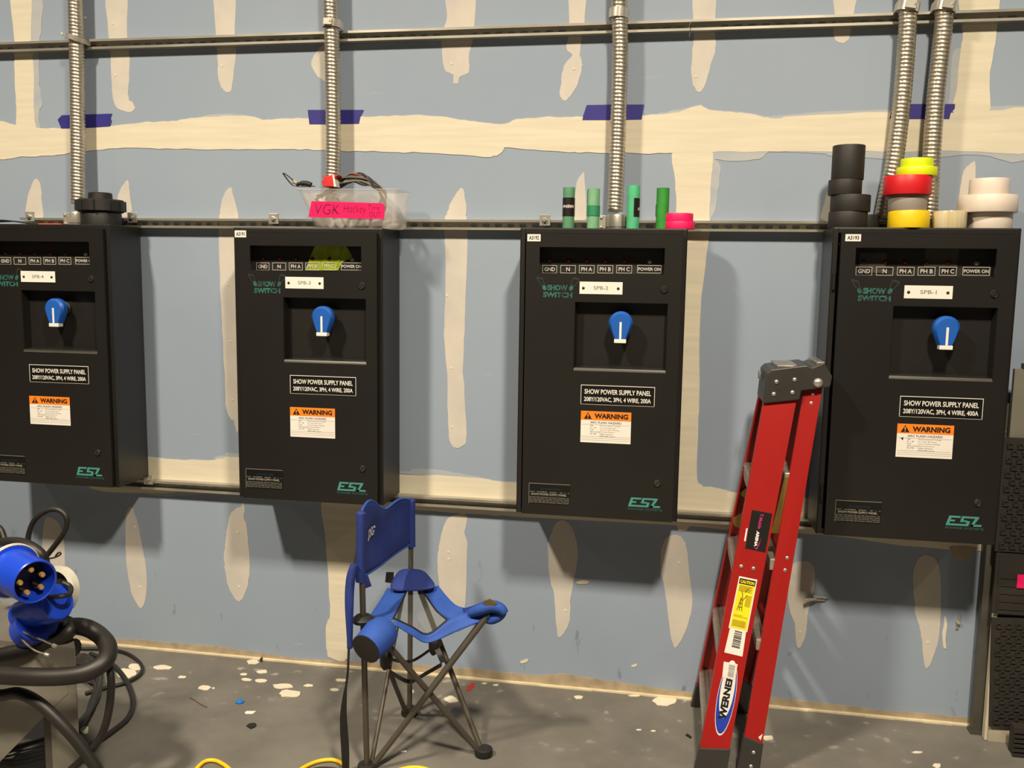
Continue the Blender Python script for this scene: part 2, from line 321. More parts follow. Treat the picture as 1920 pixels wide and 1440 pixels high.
for px, py in [(211, 44), (216, 141), (416, 123), (847, 119), (1076, 129), (1305, 143), (838, 554), (846, 690), (847, 801), (841, 1035), (841, 1048), (252, 988), (262, 1101), (1058, 1040), (1060, 1145), (1273, 1055), (445, 998), (448, 1100), (428, 534), (432, 640), (436, 750), (1500, 1185), (1740, 1205), (160, 33), (116, 63)]:
    p = PY(px, py, -.0014); b.lathe([(.006, 0), (.005, .0012)], p, (0, -1, 0), 8)
tag(b.obj('screw_spots', CREAM, wall), kind='stuff')
# bottom of the board: dusty track and a lip on the floor
topz = [(100, 1190), (170, 1196), (250, 1199), (345, 1207), (400, 1210), (440, 1218), (500, 1226), (560, 1235), (650, 1240), (760, 1245), (850, 1251), (1000, 1266), (1060, 1263), (1100, 1270), (1140, 1276), (1230, 1290), (1310, 1300), (1450, 1308), (1560, 1320), (1640, 1330), (1815, 1345)]
P = [PY(x, y+random.uniform(-.8, .8), -.0015) for x, y in [(V((*a, 0)).lerp(V((*c, 0)), t).x, V((*a, 0)).lerp(V((*c, 0)), t).y) for a, c in zip(topz, topz[1:]) for t in (0, .25, .5, .75)]]
P = [V((-6, -.0015, .012))]+P+[V((2.5, -.0015, .018))]
b = MB().prism(P+[V((2.5, -.0015, 0)), V((-6, -.0015, 0))], (0, .0015, 0))
tag(b.obj('trim_1', TAN), kind='structure')
b = MB(); xs = [-6+.11*i for i in range(78)]
for a, c in zip(xs, xs[1:]):
    w0 = .016+random.uniform(-.003, .004); b.box(a, c, -w0, 0, 0, .007+random.uniform(-.001, .001))
tag(b.obj('baseboard_back', mat('floor_track_cream', (214, 200, 168), .8, 0, .14, 15)), kind='structure')
# plaster blobs on the floor
def splat(px, py, w, h, m=CREAM, t=.002, name='plaster_splat', n=14):
    P = []
    for k in range(n):
        a = 2*math.pi*k/n; k2 = random.uniform(.75, 1.1); P.append(PZ(px+w/2*k2*math.cos(a), py+h/2*k2*math.sin(a), t))
    b = MB().prism(P, (0, 0, -t+.0002)); return b.obj(name, m, floor)
for a in [(530, 1286, 40, 11), (542, 1300, 44, 15), (383, 1289, 26, 10), (306, 1251, 36, 9), (256, 1250, 30, 14), (237, 1262, 44, 18), (341, 1269, 16, 5), (474, 1241, 26, 9), (1085, 1307, 18, 7), (1246, 1314, 44, 19), (846, 1311, 28, 13), (457, 1264, 14, 5), (462, 1274, 20, 6), (490, 1276, 26, 7), (492, 1259, 22, 7), (1190, 1304, 24, 4), (1757, 1435, 16, 9), (1720, 1410, 22, 4), (578, 1285, 20, 5), (400, 1290, 5, 3), (1440, 1383, 24, 10), (158, 1368, 16, 16), (930, 1284, 12, 4), (908, 1281, 10, 3), (1198, 1368, 10, 3), (1225, 1370, 10, 3), (770, 1296, 14, 8), (640, 1275, 26, 6), (628, 1293, 18, 6)]:
    splat(*a)
# ------------------------------------------------------------------ strut channels
def strut(name, xa, xb, zc, label, slots=True, th=.003, hh=.0206, dep=.041):
    root = empty(name, (xa, 0, zc), label, 'channel', 'strut channels on the wall')
    b = MB(); y0, y1 = -.0012, -dep
    for s in (1, -1):
        z = zc+s*hh
        za, zb = sorted((z, z-s*th)); b.box(xa, xb, y1, y0, za, zb)                  # flange
        za, zb = sorted((z-s*th, z-s*.0095)); b.box(xa, xb, y1, y1+.0025, za, zb)     # lip
        za, zb = sorted((z-s*.007, z-s*.0095)); b.box(xa, xb, y1+.0025, y1+.010, za, zb)  # return
    b.obj('channel_body', ZINC, root)
    b = MB(); zi = hh-th; yw = -.004
    if slots:
        pitch = .0508; n = int((xb-xa)/pitch)
        def web(xl, xr):
            c = (xl+xr)/2; r = .0072; hl = .0075; ring = []
            for k in range(7): a = -math.pi/2+math.pi*k/6; ring.append((c+hl+r*math.cos(a), zc+r*math.sin(a)))
            for k in range(7): a = math.pi/2+math.pi*k/6; ring.append((c-hl+r*math.cos(a), zc+r*math.sin(a)))
            vs = [(x, yw, z) for x, z in ring]+[(xl, yw, zc-zi), (xr, yw, zc-zi), (xr, yw, zc+zi), (xl, yw, zc+zi)]
            b.add(vs, [(14, 15, 0, 13), (15, 16, 6, 5, 4, 3, 2, 1, 0), (16, 17, 7, 6), (17, 14, 13, 12, 11, 10, 9, 8, 7)])
        for i in range(n): web(xa+i*pitch, xa+(i+1)*pitch)
        b.add([(xa+n*pitch, yw, zc-zi), (xb, yw, zc-zi), (xb, yw, zc+zi), (xa+n*pitch, yw, zc+zi)], [(0, 1, 2, 3)])
    else: b.box(xa, xb, yw, -.0012, zc-zi, zc+zi)
    b.obj('channel_back', mat('zinc_web', (196, 192, 180), .5, .0, .25, 25, stretch=(.2, 1, 1)), root)
    return root
Z1, Z2, Z3 = 2.6997, 1.9473, .7867
xj = PY(1295, 40, -.041).x
strut('strut_channel', -4.2, xj-.001, Z1, 'long galvanised channel across the top of the wall, left of the joint')
strut('strut_channel', xj+.001, 2.4, Z1, 'galvanised channel across the top of the wall, right of the joint')
strut('strut_channel', PY(37, 405, -.041).x, 1.05, Z2, 'slotted galvanised channel running along the tops of the black panels')
strut('strut_channel', -2.75, 1.05, Z3, 'slotted galvanised channel running behind the bottoms of the black panels')
# ------------------------------------------------------------------ power panels
YB_, YD = -.262, -.285       # body front, door front
tl2 = PY(976, 427, YB_); PW = PY(1290, 426, YB_).x-tl2.x; PH = tl2.z-PY(1120, 971, YD).z+.004
PX = {2: tl2.x, 3: PY(438, 428, YB_).x*.5+(PY(718, 426, YB_).x-PW)*.5, 4: PY(205, 421, YB_).x-PW, 1: PY(1560, 426, YB_).x*.5+(PY(1918, 428, YB_).x-PW)*.5}
PT = {2: tl2.z, 3: PY(578, 427, YB_).z, 4: PY(205, 421, YB_).z, 1: PY(1740, 427, YB_).z}
def q2(px, py, y=YD):
    p = PY(px, py, y); return (p.x-PX[2], p.z-PT[2])
DATA = {
 1: dict(name=(1696, 535), sup=(1688, 742), warn=(1683, 794), plate=(1567, 937), esl=(1774, 966), amp='400A', tag='A3193'),
 2: dict(name=(1087, 528), sup=(1089.5, 721), warn=(1089.5, 770), plate=(992, 905), esl=(1178, 932), amp='200A', tag='A3192'),
 3: dict(name=(535, 519), sup=(544, 703), warn=(544, 763), plate=(461, 878), esl=(632, 903), amp='200A', tag='A3191'),
 4: dict(name=(39, 508), sup=(55, 683), warn=(55, 742), plate=(-15, 852), esl=(143, 875), amp='200A', tag=None)}
def size2(a, c): p = q2(*a); q = q2(*c); return (q[0]-p[0], p[1]-q[1])
S_NAME = size2((1087, 528), (1167, 552.5)); S_SUP = size2((1090, 721), (1227.5, 763)); S_WARN = size2((1089.5, 770), (1182, 833)); S_PLATE = size2((992, 905), (1068, 947.5)); S_ESL = size2((1178, 932), (1243, 953))
EX, EZ = V((1, 0, 0)), V((0, 0, 1))
def esl_geo(b, o, w, h):
    def stroke(poly): b.add([o+EX*(w*(x/3.2+.0)+.30*h*y)+EZ*(h*y) for x, y in poly], [tuple(range(len(poly)))])
    q = [[(0, 0), (.85, 0), (.85, .2), (0, .2)], [(0, .2), (.24, .2), (.24, .8), (0, .8)], [(0, .8), (.95, .8), (.95, 1), (0, 1)], [(.24, .41), (.62, .41), (.62, .59), (.24, .59)],
         [(.85, 0), (1.85, 0), (1.85, .2), (.85, .2)], [(1.6, .2), (1.85, .2), (1.85, .52), (1.6, .52)], [(1.05, .4), (1.6, .4), (1.6, .58), (1.05, .58)], [(1.05, .58), (1.28, .58), (1.28, .8), (1.05, .8)], [(1.05, .8), (2.45, .8), (2.45, 1), (1.05, 1)],
         [(1.98, .0), (2.22, .0), (2.45, .8), (2.18, .8)], [(2.0, 0), (2.9, 0), (2.9, .2), (2.0, .2)]]
    for p in q: stroke(p)
PANE = see_through('smoked_pane', (12, 12, 12), .08, .06); MATS['smoked_pane'].node_tree.nodes['Principled BSDF'].inputs['Roughness'].default_value = .05
PLATEB = mat('engraved_black', (14, 13, 13), .35, 0, .1)
LEDR = mat('lamp_red_off', (110, 34, 32), .3, 0, .1); LEDW = mat('lamp_clear', (170, 165, 150), .25, 0, .1)
INNER = mat('inner_plate', (44, 40, 36), .6, 0, .1)
def panel(k, label):
    d = DATA[k]; X = PX[k]; T = PT[k]; H = PH*(1.018 if k == 1 else 1); B = T-H
    R = empty('power_cabinet', (X+PW/2, -.041, B), label, 'electrical cabinet', 'black show power cabinets')
    yb = -.0425
    b = MB(); t = .003; fl = .020
    b.box(X, X+t, YB_, yb, B, T); b.box(X+PW-t, X+PW, YB_, yb, B, T); b.box(X+t, X+PW-t, YB_, yb, T-t, T); b.box(X+t, X+PW-t, YB_, yb, B, B+t); b.box(X+t, X+PW-t, yb-t, yb, B+t, T-t)
    for xa, xb, za, zb in ((X+t, X+fl, B+t, T-t), (X+PW-fl, X+PW-t, B+t, T-t), (X+fl, X+PW-fl, T-fl, T-t), (X+fl, X+PW-fl, B+t, B+fl)): b.box(xa, xb, YB_, YB_+t, za, zb)
    b.obj('body', BLACK, R, bevel=.0015)
    # door with window opening and handle pocket
    dx0 = q2(986, 500)[0]; dx1 = q2(1278, 500)[0]; dz1 = q2(1120, 438)[1]; dz0 = -H+.004
    wx0, wz1 = q2(1012, 463); wx1, wz0 = q2(1245, 515); rx0, rz1 = q2(1078, 566); rx1, rz0 = q2(1248, 699)
    sh = {1: 0, 2: 0, 3: 0, 4: 0}[k]
    xs = sorted([dx0, wx0, rx0, wx1, rx1, dx1]); zs = sorted([dz0, rz0, rz1, wz0, wz1, dz1])
    b = MB()
    def inside(cx, cz): return (wx0 < cx < wx1 and wz0 < cz < wz1) or (rx0 < cx < rx1 and rz0 < cz < rz1)
    def w(x, y, z): return (X+x, y, T+z)
    idx = {}
    for a, c in zip(xs, xs[1:]):
        for e, f in zip(zs, zs[1:]):
            if not inside((a+c)/2, (e+f)/2): b.add([w(a, YD, e), w(c, YD, e), w(c, YD, f), w(a, YD, f)], [(0, 1, 2, 3)])
    yk = YB_-.0006
    for (a, e), (c, f) in (((dx0, dz0), (dx1, dz0)), ((dx1, dz0), (dx1, dz1)), ((dx1, dz1), (dx0, dz1)), ((dx0, dz1), (dx0, dz0))): b.add([w(a, YD, e), w(c, YD, f), w(c, yk, f), w(a, yk, e)], [(0, 1, 2, 3)])
    yw = YD+.012
    for (a, e), (c, f) in (((wx0, wz0), (wx1, wz0)), ((wx1, wz0), (wx1, wz1)), ((wx1, wz1), (wx0, wz1)), ((wx0, wz1), (wx0, wz0))): b.add([w(a, YD, e), w(c, YD, f), w(c, yw, f), w(a, yw, e)], [(0, 1, 2, 3)])
    D = b.obj('door', DOOR, R)
    yr = YD+.045; i = .006
    b = MB(); o4 = [(rx0, rz0), (rx1, rz0), (rx1, rz1), (rx0, rz1)]; i4 = [(rx0+i, rz0+.012), (rx1-i, rz0+.012), (rx1-i, rz1-.002), (rx0+i, rz1-.002)]; m4 = [(rx0+.002, rz0+.008), (rx1-.002, rz0+.008), (rx1-.002, rz1-.001), (rx0+.002, rz1-.001)]
    b.add([w(x, YD, z) for x, z in o4]+[w(x, YD+.004, z) for x, z in m4]+[w(x, yr, z) for x, z in i4], [(0, 1, 5, 4), (1, 2, 6, 5), (2, 3, 7, 6), (3, 0, 4, 7), (4, 5, 9, 8), (5, 6, 10, 9), (6, 7, 11, 10), (7, 4, 8, 11), (8, 9, 10, 11)])
    b.obj('handle_pocket', BLACK, D)
    # paler grey lip along the pocket's lower edge
    MB().hexa([w(rx0, YD-.0012, rz0-.004), w(rx1, YD-.0012, rz0-.004), w(rx1, YD+.002, rz0-.004), w(rx0, YD+.002, rz0-.004)], [w(rx0, YD-.0012, rz0), w(rx1, YD-.0012, rz0), w(rx1, YD+.006, rz0+.006), w(rx0, YD+.006, rz0+.006)]).obj('pocket_lip', mat('lip_grey', (92, 88, 80), .32, .3, .3, 6), D, bevel=.001)
    MB().box(X+wx0-.004, X+wx1+.004, YD+.0125, YD+.0155, T+wz0-.004, T+wz1+.004).obj('window_pane', PANE, R)
    # inner plate 85 mm behind the door, lamps and legends on it
    yi = YD+.062
    MB().box(X+.03, X+PW-.03, yi, yi+.002, T+wz0-.08, T-.03).obj('lamp_plate', INNER, R)
    ox = PY({1: 1643, 2: 1051, 3: 511, 4: 27}[k], 505, yi-.006).x-X-q2(1051, 497, yi-.006)[0]
    lz = q2(1100, 489, yi)[1]
    for n_, (px, m) in enumerate(((1031, LEDR), (1066, LEDR), (1100, LEDR), (1135.5, LEDR), (1171, LEDR), (1218.5, LEDW))):
        lx = q2(px, 489, yi)[0]+ox
        MB().dome(w(lx, yi, lz), (0, -1, 0), .010, .008).obj('indicator_lamp', m, R, smooth=True)
    for s, a, c in (('GND', 1017, 1044), ('N', 1051, 1079), ('PH A', 1086, 1114), ('PH B', 1120.5, 1149), ('PH C', 1156, 1184.5), ('POWER ON', 1195, 1240)):
        x0, z1 = q2(a, 497, yi-.006); x1, z0 = q2(c, 512.5, yi-.006); x0 += ox; x1 += ox; e = .0016; yy = yi-.006
        b = MB()
        for xa, xb, za, zb in ((x0, x1, z0, z0+e), (x0, x1, z1-e, z1), (x0, x0+e, z0+e, z1-e), (x1-e, x1, z0+e, z1-e)): b.box(X+xa, X+xb, yy-.0006, yy, T+za, T+zb)
        L = b.obj('legend_frame', OFFW, R)
        wd = (x1-x0); tw = wd*{'N': .24, 'POWER ON': .92}.get(s, .72); th = (z1-z0)*(.42 if s == 'POWER ON' else .5)
        text('legend_text', s, w((x0+x1)/2-tw/2, yy-.0008, (z0+z1)/2-th/2), EX*tw, EZ*th, OFFW, L, .02)
    # rotary handle
    hx, _ = q2(1166, 610, yr); yc = YD-.036
    hz = q2(1163, 606, yc)[1]; hx = q2(1163.5, 606, yc)[0]
    hw = .5*size2((1142, 584), (1185, 640))[0]; hb = q2(1163, 636, yc)[1]; ht = q2(1163, 584, yc)[1]
    b = MB(); b.lathe([(.030, 0), (.030, .012), (.026, .016), (.024, yr-yc-.03)], w(hx, yr, hz), (0, -1, 0), 20)
    HD = b.obj('rotary_handle', RUBBER, R, smooth=True)
    def drop(sc, y):
        pts = []
        for j in range(13):
            a = math.radians(-12+204*j/12); pts.append((hx+hw*sc*math.cos(a), hz+(ht-hz)*sc*math.sin(a)))
        pts += [(hx-hw*.80*sc, hb*.52+hz*.48), (hx-hw*.53*sc, hb), (hx+hw*.53*sc, hb), (hx+hw*.80*sc, hb*.52+hz*.48)]
        return [w(x, y, z) for x, z in pts]
    A = drop(1, yc+.034); Bq = drop(1, yc+.010); Cq = drop(.8, yc); n = len(A)
    b = MB(); b.add(A+Bq+Cq, [tuple(range(n))]+[(r*n+j, r*n+(j+1) % n, (r+1)*n+(j+1) % n, (r+1)*n+j) for r in (0, 1) for j in range(n)]+[tuple(2*n+j for j in range(n))])
    b.obj('handle_grip', BLUEP, HD, smooth=True)
    MB().box(X+hx-.0035, X+hx+.0045, yc-.001, yc+.002, T+hb, T+hz+.004).obj('pointer_line', WHITE, HD)
    MB().box(X+hx-hw*.5, X+hx+hw*.5, yc-.0008, yc+.03, T+hb-.015, T+hb).obj('pointer_tip', WHITE, HD, bevel=.002)
    # latches
    for px, py in ((1245, 543), (1232, 906)):
        lx, lz_ = q2(px, py); lz_ = lz_*(H/PH)
        b = MB(); b.lathe([(.0135, 0), (.0135, .003), (.011, .006), (.0105, .0045)], w(lx, YD, lz_), (0, -1, 0), 20)
        La = b.obj('latch', mat('latch_dark', (96, 93, 86), .28, .8, .2), R, smooth=True)
        MB().hexa([w(lx-.007, YD-.0062, lz_-.006), w(lx-.0045, YD-.0062, lz_-.008), w(lx-.0045, YD-.004, lz_-.008), w(lx-.007, YD-.004, lz_-.006)], [w(lx+.0045, YD-.0062, lz_+.008), w(lx+.007, YD-.0062, lz_+.006), w(lx+.007, YD-.004, lz_+.006), w(lx+.0045, YD-.004, lz_+.008)]).obj('latch_slot', INK, La)
    def loc(key):
        p = PY(*d[key], YD); return p.x, p.z
    # name plate
    x, z = loc('name'); a, h = S_NAME
    N = MB().box(x, x+a, YD-.0022, YD-.0002, z-h, z).obj('name_plate', WHITE, R, bevel=.0008)
    text('name_text', 'SPB-%d' % k, (x+a*.33, YD-.0024, z-h*.64), EX*a*.34, EZ*h*.3, GREYINK, N, .01)
    for s in (.09, .90): MB().dome((x+a*s, YD-.0022, z-h*.52), (0, -1, 0), .0055, .003, 10).obj('plate_screw', mat('screw_dark', (50, 48, 46), .4, .5), N, smooth=True)
    # supply label
    x, z = loc('sup'); a, h = S_SUP
    N = MB().box(x, x+a, YD-.0014, YD-.0002, z-h, z).obj('supply_label', PLATEB, R)
    e = .0022; b = MB()
    for xa, xb, za, zb in ((x, x+a, z-e, z), (x, x+a, z-h, z-h+e*.4), (x, x+e*.8, z-h+e, z-e), (x+a-e*.8, x+a, z-h+e, z-e)): b.box(xa, xb, YD-.0018, YD-.0014, za, zb)
    b.obj('label_border', OFFW, N)
    text('label_text', 'SHOW POWER SUPPLY PANEL', (x+a*.05, YD-.0017, z-h*.46), EX*a*.9, EZ*h*.25, OFFW, N, .015)
    text('label_text', '208Y/120VAC, 3PH, 4 WIRE, '+d['amp'], (x+a*.045, YD-.0017, z-h*.87), EX*a*.905, EZ*h*.26, OFFW, N, .015)
    # arc flash warning
    x, z = loc('warn'); a, h = S_WARN
    N = MB().box(x, x+a, YD-.0008, YD-.0002, z-h, z).obj('warning_label', WHITE, R)
    y = YD-.0011; hb_ = h*.285
    MB().box(x, x+a, y, YD-.0008, z-hb_, z).obj('warning_header', ORANGE, N)
    y -= .0003
    tx = x+a*.06; tb = z-hb_*.88; th = hb_*.76
    b = MB().add([(tx, y, tb), (tx+a*.16, y, tb), (tx+a*.08, y, tb+th)], [(0, 1, 2)])
    b.obj('warning_triangle', INK, N)
    MB().add([(tx+a*.07, y-.0002, tb+th*.3), (tx+a*.09, y-.0002, tb+th*.3), (tx+a*.095, y-.0002, tb+th*.72), (tx+a*.065, y-.0002, tb+th*.72), (tx+a*.07, y-.0002, tb+th*.1), (tx+a*.09, y-.0002, tb+th*.1), (tx+a*.09, y-.0002, tb+th*.22), (tx+a*.07, y-.0002, tb+th*.22)], [(0, 1, 2, 3), (4, 5, 6, 7)]).obj('exclamation_mark', ORANGE, N)
    text('warning_text', 'WARNING', (x+a*.27, y, z-hb_*.80), EX*a*.67, EZ*hb_*.58, INK, N, .045)
    text('warning_text', 'ARC FLASH HAZARD', (x+a*.19, y, z-h*.385), EX*a*.62, EZ*h*.065, mat('print_slate', (84, 84, 110), .5), N, .01)
    b = MB()
    for j, (l, r) in enumerate((('208', 'Nominal System Voltage'), ("0' - 8\"", 'Arc Flash Boundary'), ('0.24', 'Avail Incident Energy'), ('18.0 inches', 'Working Distance'), ('Min PPE', 'NFPA inclusive'), (None, 'NFPA PPE Level 0'))):
        zz = z-h*(.47+.066*j); hh = h*.036
        if l: text_into(b, l, (x+a*.19, y, zz), EX*a*.018*len(l), EZ*hh, .0)
        text_into(b, r, (x+a*.385, y, zz), EX*a*.0185*len(r), EZ*hh, .0)
    for j in (.42, .80, .855, .915): b.add([(x+a*.02, y, z-h*j), (x+a*.98, y, z-h*j), (x+a*.98, y, z-h*j-.0005), (x+a*.02, y, z-h*j-.0005)], [(0, 1, 2, 3)])
    b.obj('fine_print', mat('print_fine', (120, 116, 116), .5), N)
    if k == 1:
        MB().add([(x+a*.07, y, z-h*.43), (x+a*.12, y, z-h*.40), (x+a*.11, y, z-h*.50)], [(0, 1, 2)]).obj('torn_spot', INK, N)
    # data plate
    x, z = loc('plate'); a, h = S_PLATE
    N = MB().box(x, x+a, YD-.0012, YD-.0002, z-h, z).obj('data_plate', PLATEB, R)
    b = MB(); b.box(x, x+a, YD-.0015, YD-.0012, z-.0014, z); b.box(x, x+.001, YD-.0015, YD-.0012, z-h, z)
    text_into(b, 'SHOW POWER SUPPLY PANEL', (x+a*.06, YD-.0015, z-h*.58), EX*a*.86, EZ*h*.10, .02)
    for j in range(4): text_into(b, 'RATED FOR INDOOR USE PER NATIONAL CODE LISTED'[j*3:j*3+36], (x+a*.02, YD-.0015, z-h*(.70+.083*j)), EX*a*.96, EZ*h*.045, 0)
    text_into(b, 'CAT   NUMBER   SERIES', (x+a*.02, YD-.0015, z-h*.44), EX*a*.66, EZ*h*.05, 0)
    text_into(b, '60 - 1 - 3', (x+a*.76, YD-.0015, z-h*.44), EX*a*.22, EZ*h*.05, 0)
    b.obj('plate_print', mat('print_dim', (150, 145, 132), .5), N)
    b = MB(); text_into(b, 'ESL POWER SYSTEMS', (x+a*.3, YD-.0015, z-h*.32), EX*a*.46, EZ*h*.1, 0); b.obj('plate_heading', mat('print_teal_dim', (24, 50, 56), .5), N)
    # maker's mark
    x, z = loc('esl'); a, h = S_ESL
    b = MB(); esl_geo(b, V((x, YD-.0006, z-h)), a, h)
    N = b.obj('maker_mark', mat('print_teal_logo', (66, 138, 128), .5, 0, .08), R)
    text('maker_text', 'POWER SYSTEMS', (x, YD-.0006, z-h*1.36), EX*a*.98, EZ*h*.22, mat('print_teal_dark', (40, 92, 82), .5), N, .01)
    # spotlight mark
    x0, z0 = q2(1018, 557.5); x1, _ = q2(1073, 557.5); z2 = q2(1040, 547.5)[1]; z3 = q2(1040, 545)[1]; z4 = q2(1040, 534)[1]
    b = MB(); text_into(b, 'SWITCH', w(x0, YD-.0006, z0), EX*(x1-x0), EZ*(z2-z0), .05)
    text_into(b, 'SHOW', w(x0+.016, YD-.0006, z3), EX*(x1-x0-.034), EZ*(z4-z3), .05)
    for s in (-1, 1):
        cx = (x0+x1)/2+s*(x1-x0)*.46; cz = (z3+z4)/2
        def el(rx, rz, dx, dz, n=12, tilt=.45*s): return [w(cx+dx+rx*math.cos(q)*math.cos(tilt)+rz*math.sin(q)*math.sin(tilt), YD-.0006, cz+dz-rx*math.cos(q)*math.sin(tilt)+rz*math.sin(q)*math.cos(tilt)) for q in [2*math.pi*j/n for j in range(n)]]
        b.add(el(.0075, .011, 0, 0), [tuple(range(12))])
    M_ = b.obj('spotlight_mark', TEAL, R)
    b = MB()
    for s in (-1, 1):
        cx = (x0+x1)/2+s*(x1-x0)*.46; cz = (z3+z4)/2; dx = s*.52; dz = .85
        def seg(a0, a1):
            p = V(w(*((a0[0],)+(YD-.0006,)+(a0[1],)))); q = V(w(a1[0], YD-.0006, a1[1])); t = (q-p).normalized(); nn = V((-t.z, 0, t.x))*.0005
            b.add([p-nn, q-nn, q+nn, p+nn], [(0, 1, 2, 3)])
        A0 = (cx-.006+dx*.008, cz+.008); A1 = (cx+.006+dx*.008, cz+.006); B0 = (cx-.012+dx*.034, cz+.036); B1 = (cx+.012+dx*.034, cz+.030)
        seg(A0, B0); seg(A1, B1); seg(B0, B1); seg((B0[0], B0[1]+.004), (B1[0], B1[1]+.004))
    b.obj('light_beam', mat('print_beam', (70, 84, 80), .5), M_)
    if d['tag']:
        p0 = {1: (1585.5, 439), 2: (989, 439), 3: (440, 432)}[k]; q0 = {1: (1614, 452.5), 2: (1013.5, 452.5), 3: (461.5, 445)}[k]
        a = PY(*p0, YD-.001); c = PY(*q0, YD-.001)
        N = MB().box(a.x, c.x, YD-.0012, YD-.0002, c.z, a.z).obj('asset_tag', WHITE, R)
        w_ = c.x-a.x; h_ = a.z-c.z; text('tag_text', d['tag'], (a.x+w_*.12, YD-.0014, c.z+h_*.2), EX*w_*.76, EZ*h_*.58, INK, N, .03)
    if k == 1:   # hinge knuckles on the left edge and grey reflections modelled as blocks behind the window
        for zf in (.17, .86): MB().cyl((X+.012, YB_-.006, T-H*zf-.03), (X+.012, YB_-.006, T-H*zf+.03), .006).obj('hinge', BLACK, R, smooth=True)
        for a, c, e, f in ((1735, 466, 1795, 502), (1613, 474, 1660, 512)):
            p = PY(a, c, yi-.003); q = PY(e, f, yi-.003); MB().box(p.x, q.x, yi-.003, yi-.0003, q.z, p.z).obj('grey_reflection', mat('inner_grey', (80, 76, 70), .5), R)
    return R
panel(4, 'black wall panel cut by the left edge, name plate SPB-4')
panel(3, 'black wall panel with name plate SPB-3, plastic bin on its top')
panel(2, 'black wall panel with name plate SPB-2, green rolls on its top')
panel(1, 'black wall panel with name plate SPB-1, tape rolls on its top')
# hi-vis reflection in the SPB-3 window, modelled as a sheet behind the pane
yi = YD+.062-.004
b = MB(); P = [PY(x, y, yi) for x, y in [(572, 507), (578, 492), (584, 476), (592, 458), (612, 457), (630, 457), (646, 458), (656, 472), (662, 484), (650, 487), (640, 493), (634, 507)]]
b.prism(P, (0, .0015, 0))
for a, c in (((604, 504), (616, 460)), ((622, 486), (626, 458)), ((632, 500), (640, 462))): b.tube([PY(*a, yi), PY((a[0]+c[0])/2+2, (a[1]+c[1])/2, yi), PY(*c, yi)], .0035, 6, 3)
tag(b.obj('reflection', mat('hi_vis_reflection', (170, 190, 40), .8, 0, .2, 30)), 'yellow-green reflection modelled in the window of panel SPB-3', 'reflection')
# ------------------------------------------------------------------ conduits
def conduit(px, label, r=.031, ytop=-.078):
    pts = [PY(x, y, ytop if len(t) == 0 else t[0]) for x, y, *t in px]
    path = smooth_path(pts, 12); L = [0]
    for a, c in zip(path, path[1:]): L.append(L[-1]+(c-a).length)
    step = .0021; n = int(L[-1]/step); Q = []; j = 0
    for i in range(n):
        s = i*step
        while L[j+1] < s: j += 1
        Q.append(path[j].lerp(path[j+1], (s-L[j])/(L[j+1]-L[j])))
    pitch = .0142
    def rf(i, m, a):
        ph = ((i*step/pitch)+a/(2*math.pi)) % 1.0
        return r*(1-.095*(1-abs(math.sin(math.pi*ph))**.55))
    b = MB(); b.tube(Q, r, 22, 1, rf)
    return tag(b.obj('flexible_conduit', ALU, None, True), label, 'conduit', 'flexible metal conduits')
conduit([(140, -60), (141, 0), (144, 100), (146, 250), (147, 384, -.09)], 'ribbed metal conduit entering the top of panel SPB-4')
conduit([(619, -60), (620, 0), (623, 100), (625, 250), (624, 330), (622, 400, -.09)], 'ribbed metal conduit running down behind the plastic bin')
conduit([(1162, -60), (1161, 0), (1163, 100), (1160, 200), (1157, 300), (1153, 398, -.09)], 'ribbed metal conduit entering the top of panel SPB-2')
conduit([(1702, -60), (1702, 10), (1701, 60), (1692, 180), (1679, 290), (1667, 350, -.07), (1655, 412, -.07)], 'ribbed metal conduit above SPB-1, left one of the pair', .032)
conduit([(1770, -60), (1770, 15), (1768, 60), (1755, 180), (1747, 290), (1744, 350, -.07), (1741, 412, -.07)], 'ribbed metal conduit above SPB-1, right one of the pair', .032)
def connector(px, py, z0, label, y=-.092):
    p = PY(px, py, y); b = MB(); R = empty('conduit_connector', (p.x, y, z0), label, 'connector', 'conduit connectors')
    b.lathe([(.036, 0), (.036, .012), (.039, .014), (.039, .052), (.036, .060)], (p.x, y, z0), (0, 0, 1), 24); b.obj('collar', STEEL, R, True)
    for s in (-1, 1):
        MB().box(p.x+s*.054-.014, p.x+s*.054+.014, y-.006, y+.006, z0+.002, z0+.058).obj('clamp_ear', STEEL, R, bevel=.002)
        b = MB()
        for zz in (.012, .048): b.dome((p.x+s*.058, y-.006, z0+zz), (0, -1, 0), .006, .005)
        b.obj('screw', ZINC, R, True)
connector(1156, 400, PT[2], 'silver clamp connector on top of panel SPB-2')
connector(146, 395, PT[4], 'silver clamp connector on top of panel SPB-4')
